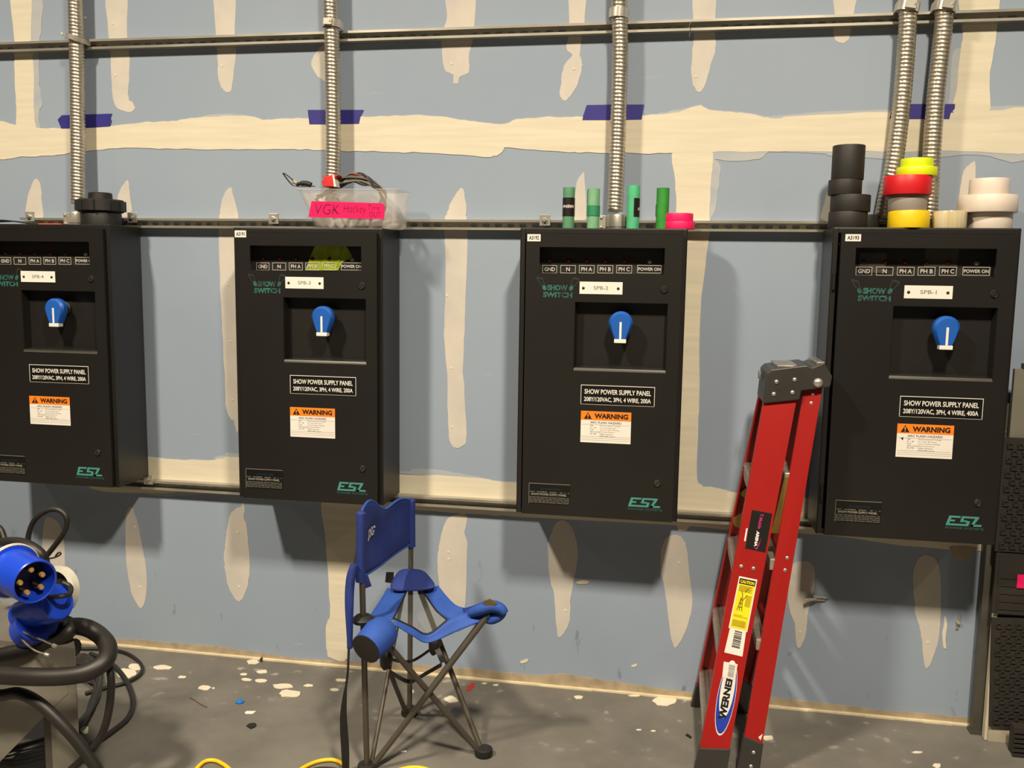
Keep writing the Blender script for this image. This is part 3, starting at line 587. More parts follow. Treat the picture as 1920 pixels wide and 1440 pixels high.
def clamp(px, py, label, tilt=0., r=.033, yc=-.078, w=.024, heavy=False):
    c = PY(px, py, yc); R = empty('conduit_clamp', c, label, 'clamp', 'conduit clamps on the top channel')
    q = Matrix.Rotation(tilt, 3, 'Y'); b = MB(); n = 14; vs = []
    for k in range(n+1):
        a = math.pi*k/n
        for rr, zz in ((r, -w/2), (r+.004, -w/2), (r+.004, w/2), (r, w/2)): vs.append(c+q @ V((rr*math.cos(a), -rr*math.sin(a)*1.05, zz)))
    b.add(vs, [(4*k+i, 4*k+(i+1) % 4, 4*k+4+(i+1) % 4, 4*k+4+i) for k in range(n) for i in range(4)]+[(0, 1, 2, 3), (4*n+3, 4*n+2, 4*n+1, 4*n)])
    for s in (-1, 1):
        b.hexa([c+q @ V((s*r-.003, 0, -w/2)), c+q @ V((s*r+.003, 0, -w/2)), c+q @ V((s*r+.003, .036, -w/2)), c+q @ V((s*r-.003, .036, -w/2))], [c+q @ V((s*r-.003, 0, w/2)), c+q @ V((s*r+.003, 0, w/2)), c+q @ V((s*r+.003, .036, w/2)), c+q @ V((s*r-.003, .036, w/2))])
    if heavy: b.hexa([c+q @ V((-r*.5, -r-.014, -w*.4)), c+q @ V((r*.5, -r-.014, -w*.4)), c+q @ V((r*.5, -r+.004, -w*.4)), c+q @ V((-r*.5, -r+.004, -w*.4))], [c+q @ V((-r*.5, -r-.014, w*.4)), c+q @ V((r*.5, -r-.014, w*.4)), c+q @ V((r*.5, -r+.004, w*.4)), c+q @ V((-r*.5, -r+.004, w*.4))])
    b.obj('strap', STEEL, R, True)
    MB().dome(c+q @ V((r*.35*(1 if heavy else -1.15), -r*.92-(.01 if heavy else -.02), 0)), (0, -1, 0), .008, .008).obj('clamp_bolt', ZINC, R, True)
clamp(143, 73, 'thin slanted silver strap clamping the conduit above SPB-4', .30, .040, w=.02)
clamp(622, 45, 'silver strap with bolt clamping the conduit above the plastic bin', .05, heavy=True, w=.03)
clamp(1160, 26, 'silver strap clamping the conduit above SPB-2', .05, w=.034)
clamp(1702, 14, 'silver strap on the left conduit of the pair above SPB-1', .15, .036, heavy=True, w=.034)
clamp(1771, 14, 'silver strap on the right conduit of the pair above SPB-1', .15, .036, heavy=True, w=.034)
# square washers with bolts on the channels
def washer(px, py, label):
    c = PY(px, py, -.0412); s = .0215; R = empty('square_washer', c, label, 'washer', 'square washers on the channels')
    MB().box(c.x-s, c.x+s, -.0475, -.0414, c.z-s, c.z+s).obj('washer_plate', STEEL, R, bevel=.0012)
    MB().lathe([(.0105, 0), (.0105, .008), (.008, .009), (.007, .013)], (c.x, -.0475, c.z), (0, -1, 0), 6).obj('hex_bolt', ZINC, R)
for px, py, l in ((57, 406, 'square washer at the left end of the channel, left of SPB-4 conduit'), (249, 408, 'square washer and bolt on the channel, right of the black stacked fitting'), (514, 410, 'square washer and bolt on the channel, left of the plastic bin'), (1022, 413, 'square washer and bolt on the channel, left of the green rolls'), (279, 899, 'dark square washer at the lower right corner of panel SPB-4')): washer(px, py, l)
# blue painter's tape on the wall
TAPEB = mat('painters_tape', (40, 36, 126), .6, 0, .1, 20)
for pts, l in (([(108, 224), (116, 216), (150, 215), (210, 213), (207, 221), (209, 227), (206, 237), (160, 240), (115, 241)], 'blue tape strip on the wall behind the leftmost conduit'),
               ([(577, 206), (630, 206), (682, 206), (676, 218), (673, 232), (620, 233), (580, 233)], 'blue tape strip on the wall behind the conduit above the bin'),
               ([(1093, 218), (1100, 197), (1150, 196), (1208, 196), (1203, 224), (1150, 225), (1092, 225)], 'blue tape strip on the wall behind the conduit above SPB-2'),
               ([(1668, 223), (1674, 195), (1730, 195), (1791, 195), (1790, 204), (1783, 210), (1780, 223), (1720, 223)], 'blue tape strip on the wall behind the pair of conduits')):
    P = [PY(x, y, -.0036) for x, y in pts]; tag(MB().prism(P, (0, .0009, 0)).obj('tape_strip', TAPEB), l, 'tape', 'blue tape strips on the wall')
# ------------------------------------------------------------------ things on top of the panels
YT = -.165
def roll(px0, px1, pyt, pyb, top, m, label, name='tape_roll', core=.62, y=YT, group='tape rolls on panel SPB-1', tilt=0., z0=None):
    a = PY(px0, (pyt+pyb)/2, y); c = PY(px1, (pyt+pyb)/2, y); r = (c.x-a.x)/2; x = (a.x+c.x)/2; yy = y
    k = (yy+DIST); h = (PY(px0, pyt, y).z-PY(px0, pyb, y).z); zb = top if z0 is None else z0
    R = empty(name, (x, yy, zb), label, 'tape roll', group)
    ax = V((math.sin(tilt), 0, math.cos(tilt)))
    ri = r*core; MB().lathe([(ri, 0), (r*.985, 0), (r, .002), (r, h-.002), (r*.985, h), (ri, h)], (x, yy, zb), ax, 36, True).obj('tape_winding', m, R, True)
    MB().lathe([(ri*.93, .0005), (ri*.999, .0005), (ri*.999, h-.0005), (ri*.93, h-.0005)], (x, yy, zb), ax, 28, True).obj('core', mat('cardboard_core', (150, 120, 85), .8), R, True)
    return zb+h
def glossm(n, c, r=.45): return mat(n, c, r, 0, .07, 14)
TBK = glossm('gaffer_black', (34, 31, 29), .6)
t1 = PT[1]+.0005
z = roll(1553, 1626, 396, 426, t1, TBK, 'black tape roll at the bottom of the tall black stack', y=-.185)
z = roll(1557, 1632, 364, 395, t1, TBK, 'black tape roll second from the bottom of the tall black stack', z0=z+.0006, y=-.185)
z = roll(1553, 1616, 336, 364, t1, TBK, 'black tape roll under the tall roll of the black stack', z0=z+.0006, y=-.185)
roll(1560, 1621, 272, 336, t1, TBK, 'tall wide black tape roll topping the black stack', z0=z+.0006, y=-.185)
roll(1598, 1648, 398, 425, t1, TBK, 'small black tape roll behind the foot of the black stack', y=-.105)
z = roll(1665, 1743, 394, 426, t1, glossm('tape_yellow', (236, 200, 24)), 'yellow tape roll standing on top of panel SPB-1', y=-.2)
z = roll(1666, 1738, 365, 394, t1, glossm('tape_grey', (146, 138, 128)), 'grey tape roll between the yellow and the red roll', z0=z+.0006, y=-.2)
z = roll(1657, 1747, 328, 363, t1, glossm('tape_red', (206, 26, 34)), 'wide red tape roll on the grey roll', z0=z+.0006, y=-.2)
z = roll(1681, 1757, 313, 329, t1, glossm('tape_neon', (216, 232, 20)), 'larger neon yellow tape roll lying on the red roll', z0=z+.0006, y=-.2)
roll(1689, 1750, 297, 313, t1, glossm('tape_neon', (216, 232, 20)), 'smaller neon yellow tape roll at the very top', z0=z+.0006, y=-.2)
roll(1748, 1812, 394, 426, t1, mat('tape_clear', (188, 170, 124), .25, 0, .3, 8, stretch=(8, 8, .2), c2=(206, 196, 170)), 'clear packing tape roll left of the white stack', y=-.2)
z = roll(1813, 1897, 396, 426, t1, glossm('tape_white', (220, 208, 196)), 'white tape roll at the bottom of the white stack', y=-.165)
z = roll(1797, 1907, 364, 396, t1, glossm('tape_white', (220, 208, 196)), 'widest white tape roll in the middle of the white stack', z0=z+.0006, y=-.165)
roll(1818, 1892, 333, 364, t1, glossm('tape_white', (220, 208, 196)), 'smaller white tape roll on top of the white stack', z0=z+.0006, y=-.165)
t2 = PT[2]+.0005
z = roll(1246, 1303, 413, 427, t2, PINK, 'lower pink tape roll overhanging the right edge of SPB-2', group='pink tape rolls', y=-.2)
roll(1247, 1300, 398, 413, t2, PINK, 'upper pink tape roll on the other pink roll', z0=z+.0006, group='pink tape rolls', y=-.2)
def green(px0, px1, pyt, pyb, c, label, y=-.2):
    a = PY(px0, 400, y); e = PY(px1, 400, y); r = (e.x-a.x)/2; x = (a.x+e.x)/2; h = PY(px0, pyt, y).z-PY(px0, pyb, y).z
    R = empty('green_roll', (x, y, t2), label, 'roll', 'green rolls on panel SPB-2')
    m = mat('green_%d_%d' % (c[0], px0), c, .65, 0, .12, 30)
    MB().lathe([(r*.8, 0), (r, 0), (r, h), (r*.8, h)], (x, y, t2), (0, 0, 1), 28, True).obj('roll_body', m, R, True)
    MB().lathe([(r*.3, .001), (r*.79, .001), (r*.79, h-.004), (r*.3, h-.004)], (x, y, t2), (0, 0, 1), 20, True).obj('roll_core', mat('cardboard_core', (150, 120, 85), .8), R, True)
    return R, x, y, r, h
def wrap(R, x, y, r, z0, z1, m, name, a0=-math.pi, a1=0., th=.0012, n=14):
    b = MB(); vs = []
    for k in range(n+1):
        a = a0+(a1-a0)*k/n
        for rr, zz in ((r+.0003, z0), (r+th, z0), (r+th, z1), (r+.0003, z1)): vs.append((x+rr*math.cos(a), y+rr*math.sin(a), zz))
    b.add(vs, [(4*k+i, 4*k+(i+1) % 4, 4*k+4+(i+1) % 4, 4*k+4+i) for k in range(n) for i in range(4)]+[(0, 1, 2, 3), (4*n+3, 4*n+2, 4*n+1, 4*n)])
    return b.obj(name, m, R, True)
def curved_text(s, x, y, r, z0, z1, a0, a1, m, parent, flip=False):
    uv, fs = text_geo(s, .02); b = MB(); vs = []
    for u, v in uv:
        if flip: u, v = 1-u, 1-v
        a = a0+(a1-a0)*u; vs.append((x+r*math.cos(a), y+r*math.sin(a), z0+(z1-z0)*v))
    b.add(vs, fs); return b.obj('sticker_text', m, parent)
STK = mat('sticker_black', (28, 22, 22), .4, 0, .1)
R, x, y, r, h = green(1055, 1077, 350, 427, (84, 140, 104), 'dark green roll with a black sticker round its middle')
W_ = wrap(R, x, y, r, t2+h*.30, t2+h*.75, STK, 'sticker', -math.pi*1.05, .1)
curved_text('ARENA', x, y, r+.0016, t2+h*.50, t2+h*.57, -math.pi*.85, -math.pi*.15, OFFW, W_, True)
R, x, y, r, h = green(1101, 1124, 352, 427, (116, 168, 130), 'pale worn green roll with a darker green tape band')
wrap(R, x, y, r, t2+h*.32, t2+h*.58, mat('green_band', (40, 130, 88), .6), 'tape_band', -math.pi*1.1, .25, .002)
wrap(R, x, y, r, t2+h*.6, t2+h*.97, mat('peeled_paper', (70, 70, 58), .7), 'peeled_edge', -math.pi*.99, -math.pi*.9, .0015)
R, x, y, r, h = green(1175, 1199, 346, 427, (76, 178, 128), 'tall mint green roll with a torn black sticker')
W_ = wrap(R, x, y, r, t2+h*.28, t2+h*.71, STK, 'sticker', -math.pi*.46, .05)
curved_text('AR', x, y, r+.0016, t2+h*.43, t2+h*.50, -math.pi*.26, -math.pi*.02, OFFW, W_)
R, x, y, r, h = green(1230, 1254, 350, 427, (44, 138, 48), 'bright grass green roll beside the pink rolls')
wrap(R, x, y, r, t2+h*.32, t2+h*.6, mat('green_flap', (34, 112, 44), .6), 'loose_tape_end', -math.pi*1.1, -math.pi*.85, .002)
# black stacked fitting on SPB-4
t4 = PT[4]+.0005; y = -.165
a = PY(157, 400, y); e = PY(222, 400, y); x = (a.x+e.x)/2; r = (e.x-a.x)/2; pz = lambda p: PY(190, p, y).z
R = empty('cable_gland', (x, y, t4), 'black stacked round plastic fitting on top of panel SPB-4', 'fitting')
h0 = pz(394)-pz(418); h1 = pz(370)-pz(394); h2 = pz(357)-pz(370)
MB().lathe([(r, 0), (r, h0-.006), (r*.97, h0)], (x, y, t4), (0, 0, 1), 32).obj('base_ring', RUBBER, R, True)
def knurl(i, m, ang): return 1
b = MB(); b.lathe([(r*1.05, 0), (r*1.17, .006), (r*1.17, h1-.006), (r*1.1, h1)], (x, y, t4+h0+.0004), (0, 0, 1), 32)
for k in range(10):
    an = 2*math.pi*k/10; b.box(x+r*1.17*math.cos(an)-.004, x+r*1.17*math.cos(an)+.004, y+r*1.17*math.sin(an)-.004, y+r*1.17*math.sin(an)+.004, t4+h0+.006, t4+h0+h1-.004)
b.obj('locking_ring', RUBBER, R, True)
MB().lathe([(r*.6, 0), (r*.58, h2-.003), (r*.54, h2)], (x, y, t4+h0+h1+.0008), (0, 0, 1), 28).obj('cap', RUBBER, R, True)
# orange strip and black rubber flap on SPB-4
p = PY(82, 411, -.2); q = PY(124, 411, -.2)
tag(MB().box(p.x, q.x, -.235, -.18, t4, t4+.004).obj('orange_strip', mat('orange_plastic', (238, 96, 60), .5)), 'flat orange strip lying on top of panel SPB-4', 'strip')
p = PY(-30, 416, -.2); q = PY(66, 416, -.2); b = MB(); pts = [V((p.x, -.2, t4+.012)), V(((p.x+q.x)/2, -.2, t4+.016)), V((q.x-.05, -.2, t4+.009)), V((q.x, -.2, t4+.003))]
b.ribbon(pts, .1, (0, 1, 0), .002, 6); tag(b.obj('rubber_flap', RUBBER), 'thin black rubber sheet lying at the left on panel SPB-4', 'sheet')
# plastic bin on SPB-3
t3 = PT[3]+.0008; yb0, yb1 = -.275, -.085
def bx(px, py, y): return PY(px, py, y).x
zt = PY(650, 354, -.27).z; B0 = [bx(586, 420, -.26), bx(742, 420, -.26)]; T0 = [bx(552, 354, -.275), bx(749, 354, -.275)]
R = empty('plastic_bin', ((B0[0]+B0[1])/2, -.17, t3), 'frosted clear plastic bin of cables with a pink label', 'bin')
def ringp(x0, x1, y0, y1, z, rc=.02):
    o = []
    for cx, cy, s in ((x1-rc, y1-rc, 0), (x0+rc, y1-rc, 1), (x0+rc, y0+rc, 2), (x1-rc, y0+rc, 3)):
        for k in range(5): an = math.pi/2*(s+k/4); o.append((cx+rc*math.cos(an), cy+rc*math.sin(an), z))
    return o
lv = [ringp(B0[0]+.012, B0[1]-.012, yb0+.03, yb1-.02, t3), ringp(B0[0], B0[1], yb0+.02, yb1-.01, t3+.010), ringp(T0[0]+.012, T0[1]-.012, yb0+.004, yb1-.002, zt-.008), ringp(T0[0], T0[1], yb0-.006, yb1+.004, zt-.004), ringp(T0[0], T0[1], yb0-.006, yb1+.004, zt),
      ringp(T0[0]+.014, T0[1]-.014, yb0+.007, yb1-.005, zt-.001), ringp(B0[0]+.003, B0[1]-.003, yb0+.023, yb1-.013, t3+.013), ringp(B0[0]+.014, B0[1]-.014, yb0+.032, yb1-.022, t3+.003)]
b = MB(); n = 20
b.add([p for l in lv for p in l], [(i*n+k, i*n+(k+1) % n, (i+1)*n+(k+1) % n, (i+1)*n+k) for i in range(len(lv)-1) for k in range(n)]+[tuple(range(n)), tuple((len(lv)-1)*n+k for k in range(n))])
b.obj('bin_shell', see_through('frosted_plastic', (222, 216, 208), .22, .3), R, True)
def fr(px, py, off=-.0015):   # a point on the bin's sloping front
    z_ = PY(px, py, -.265).z; t = (z_-t3)/(zt-t3); yy = (yb0+.02)*(1-t)+(yb0+.004)*t+off; return PY(px, py, yy)
lab = [(584, 377), (716, 381), (722, 386), (720, 411), (578, 407)]
P = [fr(*p) for p in lab]; N = MB().prism(P, (0, .0008, 0)).obj('pink_label', PINK, R)
N['label'] = 'hot pink handwritten label'
INKP = mat('marker_ink', (96, 14, 50), .5)
def handtext(s, x0, y0, x1, y1, bold=.0):
    uv, fs = text_geo(s, bold, .15); bb = MB(); bb.add([fr(x0+(x1-x0)*u, y1+(y0-y1)*v+(x0+(x1-x0)*u-x0)*.03, -.0022) for u, v in uv], fs); bb.obj('handwriting', INKP, N)
handtext('VGK', 591, 382, 636, 401, -.02); handtext('Hockey', 644, 383, 686, 403, -.02); handtext('Time', 690, 384, 712, 393, -.015); handtext('OUT', 692, 397, 714, 406, -.015)
# bundle of cables in the bin
CR = empty('cable_bundle', (PY(660, 380, -.17).x, -.17, t3+.02), 'tangle of thin black and grey cables heaped in the plastic bin', 'cables')
GREYC = mat('grey_cable', (120, 112, 100), .45)
for i in range(13):
    y0 = -.17+random.uniform(-.055, .05); m = (CABLE, CABLE, CABLE, GREYC)[i % 4]
    pts = []
    for px, py in ((600+random.uniform(-8, 20), 366+random.uniform(-6, 6)), (628, 350+random.uniform(-8, 6)), (650+random.uniform(-6, 6), 338+random.uniform(-8, 8)), (680+random.uniform(-8, 8), 334+random.uniform(-6, 12)), (706+random.uniform(-4, 4), 346+random.uniform(-4, 8)), (722+random.uniform(-6, 2), 366+random.uniform(-6, 14)), (712+random.uniform(-10, 8), 392+random.uniform(-8, 6)), (680+random.uniform(-20, 20), 403)):
        pts.append(PY(px, py, y0+random.uniform(-.01, .01)))
    MB().tube(pts, random.uniform(.003, .0046), 7, 6).obj('cable', m, CR, True)
for i in range(9):
    y0 = -.2+random.uniform(-.03, .05); a_ = random.uniform(-6, 6)
    MB().tube([PY(634, 350+a_, y0), PY(656, 334+a_*.8+random.uniform(-6, 4), y0), PY(680+random.uniform(-6, 6), 338+a_+random.uniform(-8, 6), y0), PY(700, 346+random.uniform(-6, 6), y0), PY(716+random.uniform(-4, 4), 353, y0), PY(724, 364+random.uniform(-4, 8), y0)], random.uniform(.0022, .0036), 6, 6).obj('cable', (CABLE, GREYC, CABLE)[i % 3], CR, True)
MB().tube([PY(658, 326, -.18), PY(672, 328, -.18), PY(684, 334, -.18), PY(700, 344, -.18)], .002, 6, 6).obj('red_wire', mat('red_wire', (150, 30, 36), .5), CR, True)
for i in range(3):
    px = 592+20*i; MB().tube([PY(px, 372, -.2+.02*(i % 3)), PY(px+14, 392+3*(i % 2), -.19), PY(px+36, 402, -.16), PY(px+50, 384, -.14)], .006, 7, 5).obj('cable', CABLE, CR, True)
b = MB(); P = [(603, 328), (612, 331), (622, 327), (634, 328), (625, 337), (628, 350), (606, 350), (602, 338), (608, 334)]
b.prism([PY(x_, y_, -.262) for x_, y_ in P], (0, .05, 0)); rw = b.obj('red_tape_wrap', mat('red_wrap', (206, 36, 40), .6, 0, .25, 30), CR, bevel=.004)
b = MB().prism([PY(x_, y_, -.264) for x_, y_ in [(623, 328), (626, 328), (630, 350), (626, 350), (625, 340)]], (0, .05, 0)); b.obj('white_tape_edge', WHITE, CR)
R = empty('power_plug', PY(565, 345, -.2), 'black plug with a looped strap resting on the bin rim', 'plug')
b = MB(); b.tube([PY(556, 346, -.2), PY(566, 344, -.2), PY(576, 344, -.2), PY(583, 347, -.2)], .009, 10, 4, lambda i, m, a: .0105 if i > m*.25 else .007); b.obj('plug_body', RUBBER, R, True)
MB().cyl(PY(551, 340, -.2), PY(557, 344, -.2), .0095, .007).obj('plug_sleeve', mat('sleeve_tan', (170, 160, 140), .5), R, True)
b = MB(); b.ribbon([PY(552, 341, -.2), PY(545, 334, -.2), PY(536, 327, -.2), PY(531, 325, -.2), PY(537, 334, -.2), PY(547, 346, -.2), PY(553, 349, -.2), PY(570, 350, -.2), PY(590, 349, -.2)], .012, (0, 1, 0), .0012, 4); b.obj('strap', RUBBER, R)
# ------------------------------------------------------------------ stepladder
RED = mat('ladder_red', (152, 19, 15), .42, 0, .12, 5, stretch=(1, 1, .25)); LBLK = mat('ladder_plastic', (48, 46, 44), .45, 0, .15, 9)
TREAD = mat('tread_aluminium', (190, 184, 172), .38, .75, .15, 30); BRASS = mat('spreader_brass', (150, 122, 62), .4, .7, .2, 15)
RIV = mat('rivet_steel', (206, 202, 190), .3, .8)
yN0, yN1, YM = -.585, -.425, -.318
LR = empty('stepladder', (.25, YM, 0), 'red fibreglass stepladder folded shut, leaning beside panel SPB-1', 'ladder')
def mir(p): return V((p.x, 2*YM-p.y, p.z))
def rail(q, name, y0, y1, boot_len, inset=0.):
    bl, br, tr, tl = PY(*q[0], y0), PY(*q[1], y0), PY(*q[2], y1), PY(*q[3], y1)
    def ext(lo, hi): d = (hi-lo).normalized(); return lo-d*(lo.z/d.z-0.0)
    gl, gr = ext(bl, tl), ext(br, tr)          # down to the floor
    out = []
    for side in (0, 1):
        f = (lambda p: p) if side == 0 else mir; s = 1 if side == 0 else -1
        w0 = V((0, .005*s, 0)); fl = V((0, .028*s, 0))
        b = MB(); A, B_, C_, D_ = [f(p) for p in (bl, br, tr, tl)]
        b.hexa([A, B_, B_+w0, A+w0], [D_, C_, C_+w0, D_+w0])
        for e0, e1, sg in ((A, D_, 1), (B_, C_, -1)):
            o = V((.006*sg, 0, 0)); b.hexa([e0+w0, e0+o+w0, e0+o+fl, e0+fl], [e1+w0, e1+o+w0, e1+o+fl, e1+fl])
        b.obj(name, RED, LR)
        G0, G1 = f(gl), f(gr); k = V((.006, 0, 0)); G0, G1 = V((G0.x, G0.y, .0005)), V((G1.x, G1.y, .0005))
        u0 = A.lerp(D_, .015); u1 = B_.lerp(C_, .015); a = V((0, -.004*s, 0)); c = V((0, .034*s, 0))
        MB().hexa([G0+a-k, G1+a+k, G1+c+k, G0+c-k], [u0+a-k*.5, u1+a+k*.5, u1+c+k*.5, u0+c-k*.5]).obj('foot_boot', LBLK, LR, bevel=.003)
    return bl, br, tr, tl
FQ = rail([(1311, 1412), (1366, 1414), (1494, 748), (1432, 752)], 'front_rail', yN0, yN1, .07)
RQ = rail([(1395, 1390), (1428, 1404), (1542, 728), (1507, 733)], 'rear_rail', yN0+.02, yN1+.012, .06)
def on_front(px, py, off=-.0008):
    # intersection of the pixel's ray with the near front web plane
    n = (FQ[1]-FQ[0]).cross(FQ[3]-FQ[0]).normalized(); d = ray(px, py); t = (FQ[0]-EYE).dot(n)/d.dot(n); return EYE+d*t+V((0, off, 0))
def on_rear(px, py, off=-.0008):
    n = (RQ[1]-RQ[0]).cross(RQ[3]-RQ[0]).normalized(); d = ray(px, py); t = (RQ[0]-EYE).dot(n)/d.dot(n); return EYE+d*t+V((0, off, 0))
# treads
for k, pyn in enumerate((905, 1066, 1228, 1378)):
    t = (1412-pyn)/(1412-752); A = FQ[0].lerp(FQ[3], t)+V((.004, 0, 0)); B_ = FQ[1].lerp(FQ[2], t)+V((-.004, 0, 0)); y0 = A.y+.006; y1 = 2*YM-A.y-.006
    b = MB(); up_ = V((B_.x-A.x, 0, .14*(B_.x-A.x)*0+.0)); top = A.z+.02
    b.box(A.x, B_.x, y0, y1, top-.004, top); b.box(A.x, A.x+.004, y0, y1, top-.062, top-.004); b.box(B_.x-.004, B_.x, y0, y1, top-.045, top-.004)
    for j in range(5): xr = A.x+.012+j*(B_.x-A.x-.03)/4; b.box(xr, xr+.004, y0, y1, top, top+.003)
    for j in range(3): b.box(A.x-.0025, A.x, y0, y1, top-.014-.016*j, top-.008-.016*j)
    b.obj('tread', TREAD, LR)
    for yy, zz in ((y0+.04, 0), (y1-.04, 0)):   # brace strips under the tread
        MB().hexa([(A.x+.002, yy, top-.06), (A.x+.004, yy, top-.06), (A.x+.004, yy+(.05 if yy < YM else -.05), top-.02), (A.x+.002, yy+(.05 if yy < YM else -.05), top-.02)], [(A.x+.03, yy, top-.06), (A.x+.032, yy, top-.06), (A.x+.032, yy+(.05 if yy < YM else -.05), top-.02), (A.x+.03, yy+(.05 if yy < YM else -.05), top-.02)]).obj('tread_brace', TREAD, LR)
# rear cross bars
for py in (890, 1050, 1200):
    t = (1390-py)/(1390-728); c = RQ[0].lerp(RQ[3], t)*.35+RQ[1].lerp(RQ[2], t)*.65; c.x = RQ[0].lerp(RQ[3], t).x+.004
    MB().box(c.x-.02, c.x+.012, c.y+.006, 2*YM-c.y-.006, c.z-.03, c.z+.012).obj('rear_cross_bar', TREAD, LR, bevel=.004)
# spreaders
for side in (0, 1):
    f = (lambda p: p) if side == 0 else mir
    a = f(PY(1477, 895, -.445)); c = f(PY(1456, 1000, -.455)); b = MB(); w_ = V((.018, 0, 0)); th = V((0, .004, 0))
    b.hexa([c-w_, c+w_, c+w_+th, c-w_+th], [a-w_*.6, a+w_*.6, a+w_*.6+th, a-w_*.6+th])
    a2 = f(PY(1396, 962, -.46)); b.hexa([c-w_+V((0, 0, 0)), c+w_*.2, c+w_*.2+th, c-w_+th], [V((a2.x, c.y, a2.z+.004)), V((a2.x+.03, c.y, a2.z+.03)), V((a2.x+.03, c.y+.004, a2.z+.03)), V((a2.x, c.y+.004, a2.z+.004))])
    S_ = b.obj('spreader', BRASS, LR)
b = MB(); p = PY(1376, 972, -.22); b.prism([PY(1375, 972, -.22), PY(1394, 960, -.22), PY(1394, 991, -.22), PY(1379, 988, -.22), PY(1375, 982, -.22)], (0, .004, 0)); b.obj('spreader_hinge', BRASS, LR)
# top cap
yc0, yc1 = yN1-.012, 2*YM-yN1+.012
prof = [(1431, 757), (1499, 750), (1503, 733), (1557, 726), (1561, 706), (1545, 680), (1523, 689), (1514, 685), (1494, 687), (1446, 693), (1438, 700)]
P = [PY(x_, y_, yc0) for x_, y_ in prof]; C = MB().prism(P, (0, yc1-yc0, 0)).obj('top_cap', LBLK, LR, bevel=.004)
p0 = PY(1460, 688, yc0); 
for a, c, e in ((1456, 1500, 686), (1530, 1546, 680)):
    p = PY(a, e, yc0+.03); q = PY(c, e, yc0+.03); b = MB(); b.box(p.x, q.x, yc0+.02, yc1-.02, p.z-.012, p.z+.004); b.obj('cap_ridge', mat('cap_worn', (120, 116, 108), .3, .2, .4, 20), C, bevel=.003)
for px, py, r_ in ((1456, 716, .008), (1490, 712, .008), (1451, 739, .008), (1486, 736, .008), (1534, 718, .017)):
    MB().dome(PY(px, py, yc0), (0, -1, 0), r_, r_*.6).obj('rivet', RIV, C, True)
MB().dome(PY(1425, 702, -.30), (-1, 0, 0), .02, .008).obj('rivet', RIV, C, True)
for px, py in ((1390, 1062), (1413, 1066)): MB().dome(on_front(px, py, 0), (0, -1, 0), .0075, .005).obj('rivet', RIV, LR, True)
for px, py in ((1521, 756), (1524, 738), (1476, 1046), (1472, 1069), (1413, 1410), (1408, 1436)): MB().dome(on_rear(px, py, -.004 if py > 1400 else 0), (0, -1, 0), .0075, .005).obj('rivet', RIV, LR, True)
for pts in ([(1500, 813), (1504, 815), (1505, 822), (1502, 823)], [(1512, 876), (1516, 878), (1510, 888), (1506, 887)], [(1464, 1078), (1468, 1080), (1465, 1100), (1459, 1115), (1462, 1098)], [(1422, 1382), (1430, 1376), (1426, 1388)], [(1497, 854), (1514, 856), (1513, 857), (1498, 856)]):
    MB().prism([on_rear(x_, y_) for x_, y_ in pts], (0, .0006, 0)).obj('paint_chip', WHITE, LR)
# stickers on the near front rail
def quad(pts, m, name, off=-.001, parent=LR): return MB().prism([on_front(x_, y_, off) for x_, y_ in pts], (0, .0006, 0)).obj(name, m, parent)
def fmap(q):   # bilinear map (u right, v up) over pixel corners TL TR BR BL
    (tl, tr, br, bl) = q
    def g(u, v):
        a = (tl[0]+(tr[0]-tl[0])*u, tl[1]+(tr[1]-tl[1])*u); c = (bl[0]+(br[0]-bl[0])*u, bl[1]+(br[1]-bl[1])*u); return (c[0]+(a[0]-c[0])*v, c[1]+(a[1]-c[1])*v)
    return g
def ftext(g, s, u0, v0, u1, v1, m, parent, off=-.0016, bold=.012, rot=0, shear=0, name='sticker_text'):
    uv, fs = text_geo(s, bold, shear); b = MB(); vs = []
    for u, v in uv:
        if rot == 1: u, v = v, 1-u      # reads downwards
        if rot == -1: u, v = 1-v, u     # reads upwards
        vs.append(on_front(*g(u0+(u1-u0)*u, v0+(v1-v0)*v), off))
    b.add(vs, fs); return b.obj(name, m, parent)
q = [(1410, 956), (1448, 963), (1435, 1036), (1397, 1028)]; st = quad(q, mat('sticker_dark', (24, 22, 20), .4), 'arena_sticker'); g = fmap(q)
MAG = mat('print_magenta', (190, 40, 120), .5)
ftext(g, 'T-Mobile', .42, .56, .58, .95, MAG, st, rot=1, bold=.02); ftext(g, 'ARENA', .40, .10, .55, .50, OFFW, st, rot=1, bold=.05)
b = MB(); vs = [on_front(*g(u, v), -.0016) for u, v in ((.40, .08), (.56, .03), (.64, .15), (.68, .36), (.60, .14), (.54, .07))]; b.add(vs, [(0, 1, 2, 3, 4, 5)]); b.obj('swoosh', MAG, st)
quad([(1399, 991), (1402, 990), (1398, 1015), (1395, 1014)], WHITE, 'white_scrap')
q = [(1386, 1080), (1420, 1087), (1401, 1185), (1366, 1177)]; st = quad(q, WHITE, 'caution_sticker'); g = fmap(q)
YEL = mat('sticker_yellow', (238, 214, 30), .45)
def sub(g, u0, v0, u1, v1, m, name, parent, off=-.0013):
    return MB().prism([on_front(*g(u, v), off) for u, v in ((u0, v1), (u1, v1), (u1, v0), (u0, v0))], (0, .0002, 0)).obj(name, m, parent)
sub(g, .06, .02, .94, .97, YEL, 'yellow_field', st); sub(g, .06, .865, .94, .97, INK, 'caution_header', st, -.0015)
ftext(g, 'CAUTION', .12, .885, .88, .945, YEL, st, -.0019, .04)
TXT = mat('print_olive', (120, 104, 30), .5); b = MB()
for j in range(6): text_into(b, 'x', (0, 0, -50), EX*.0001, EZ*.0001)
b = MB()
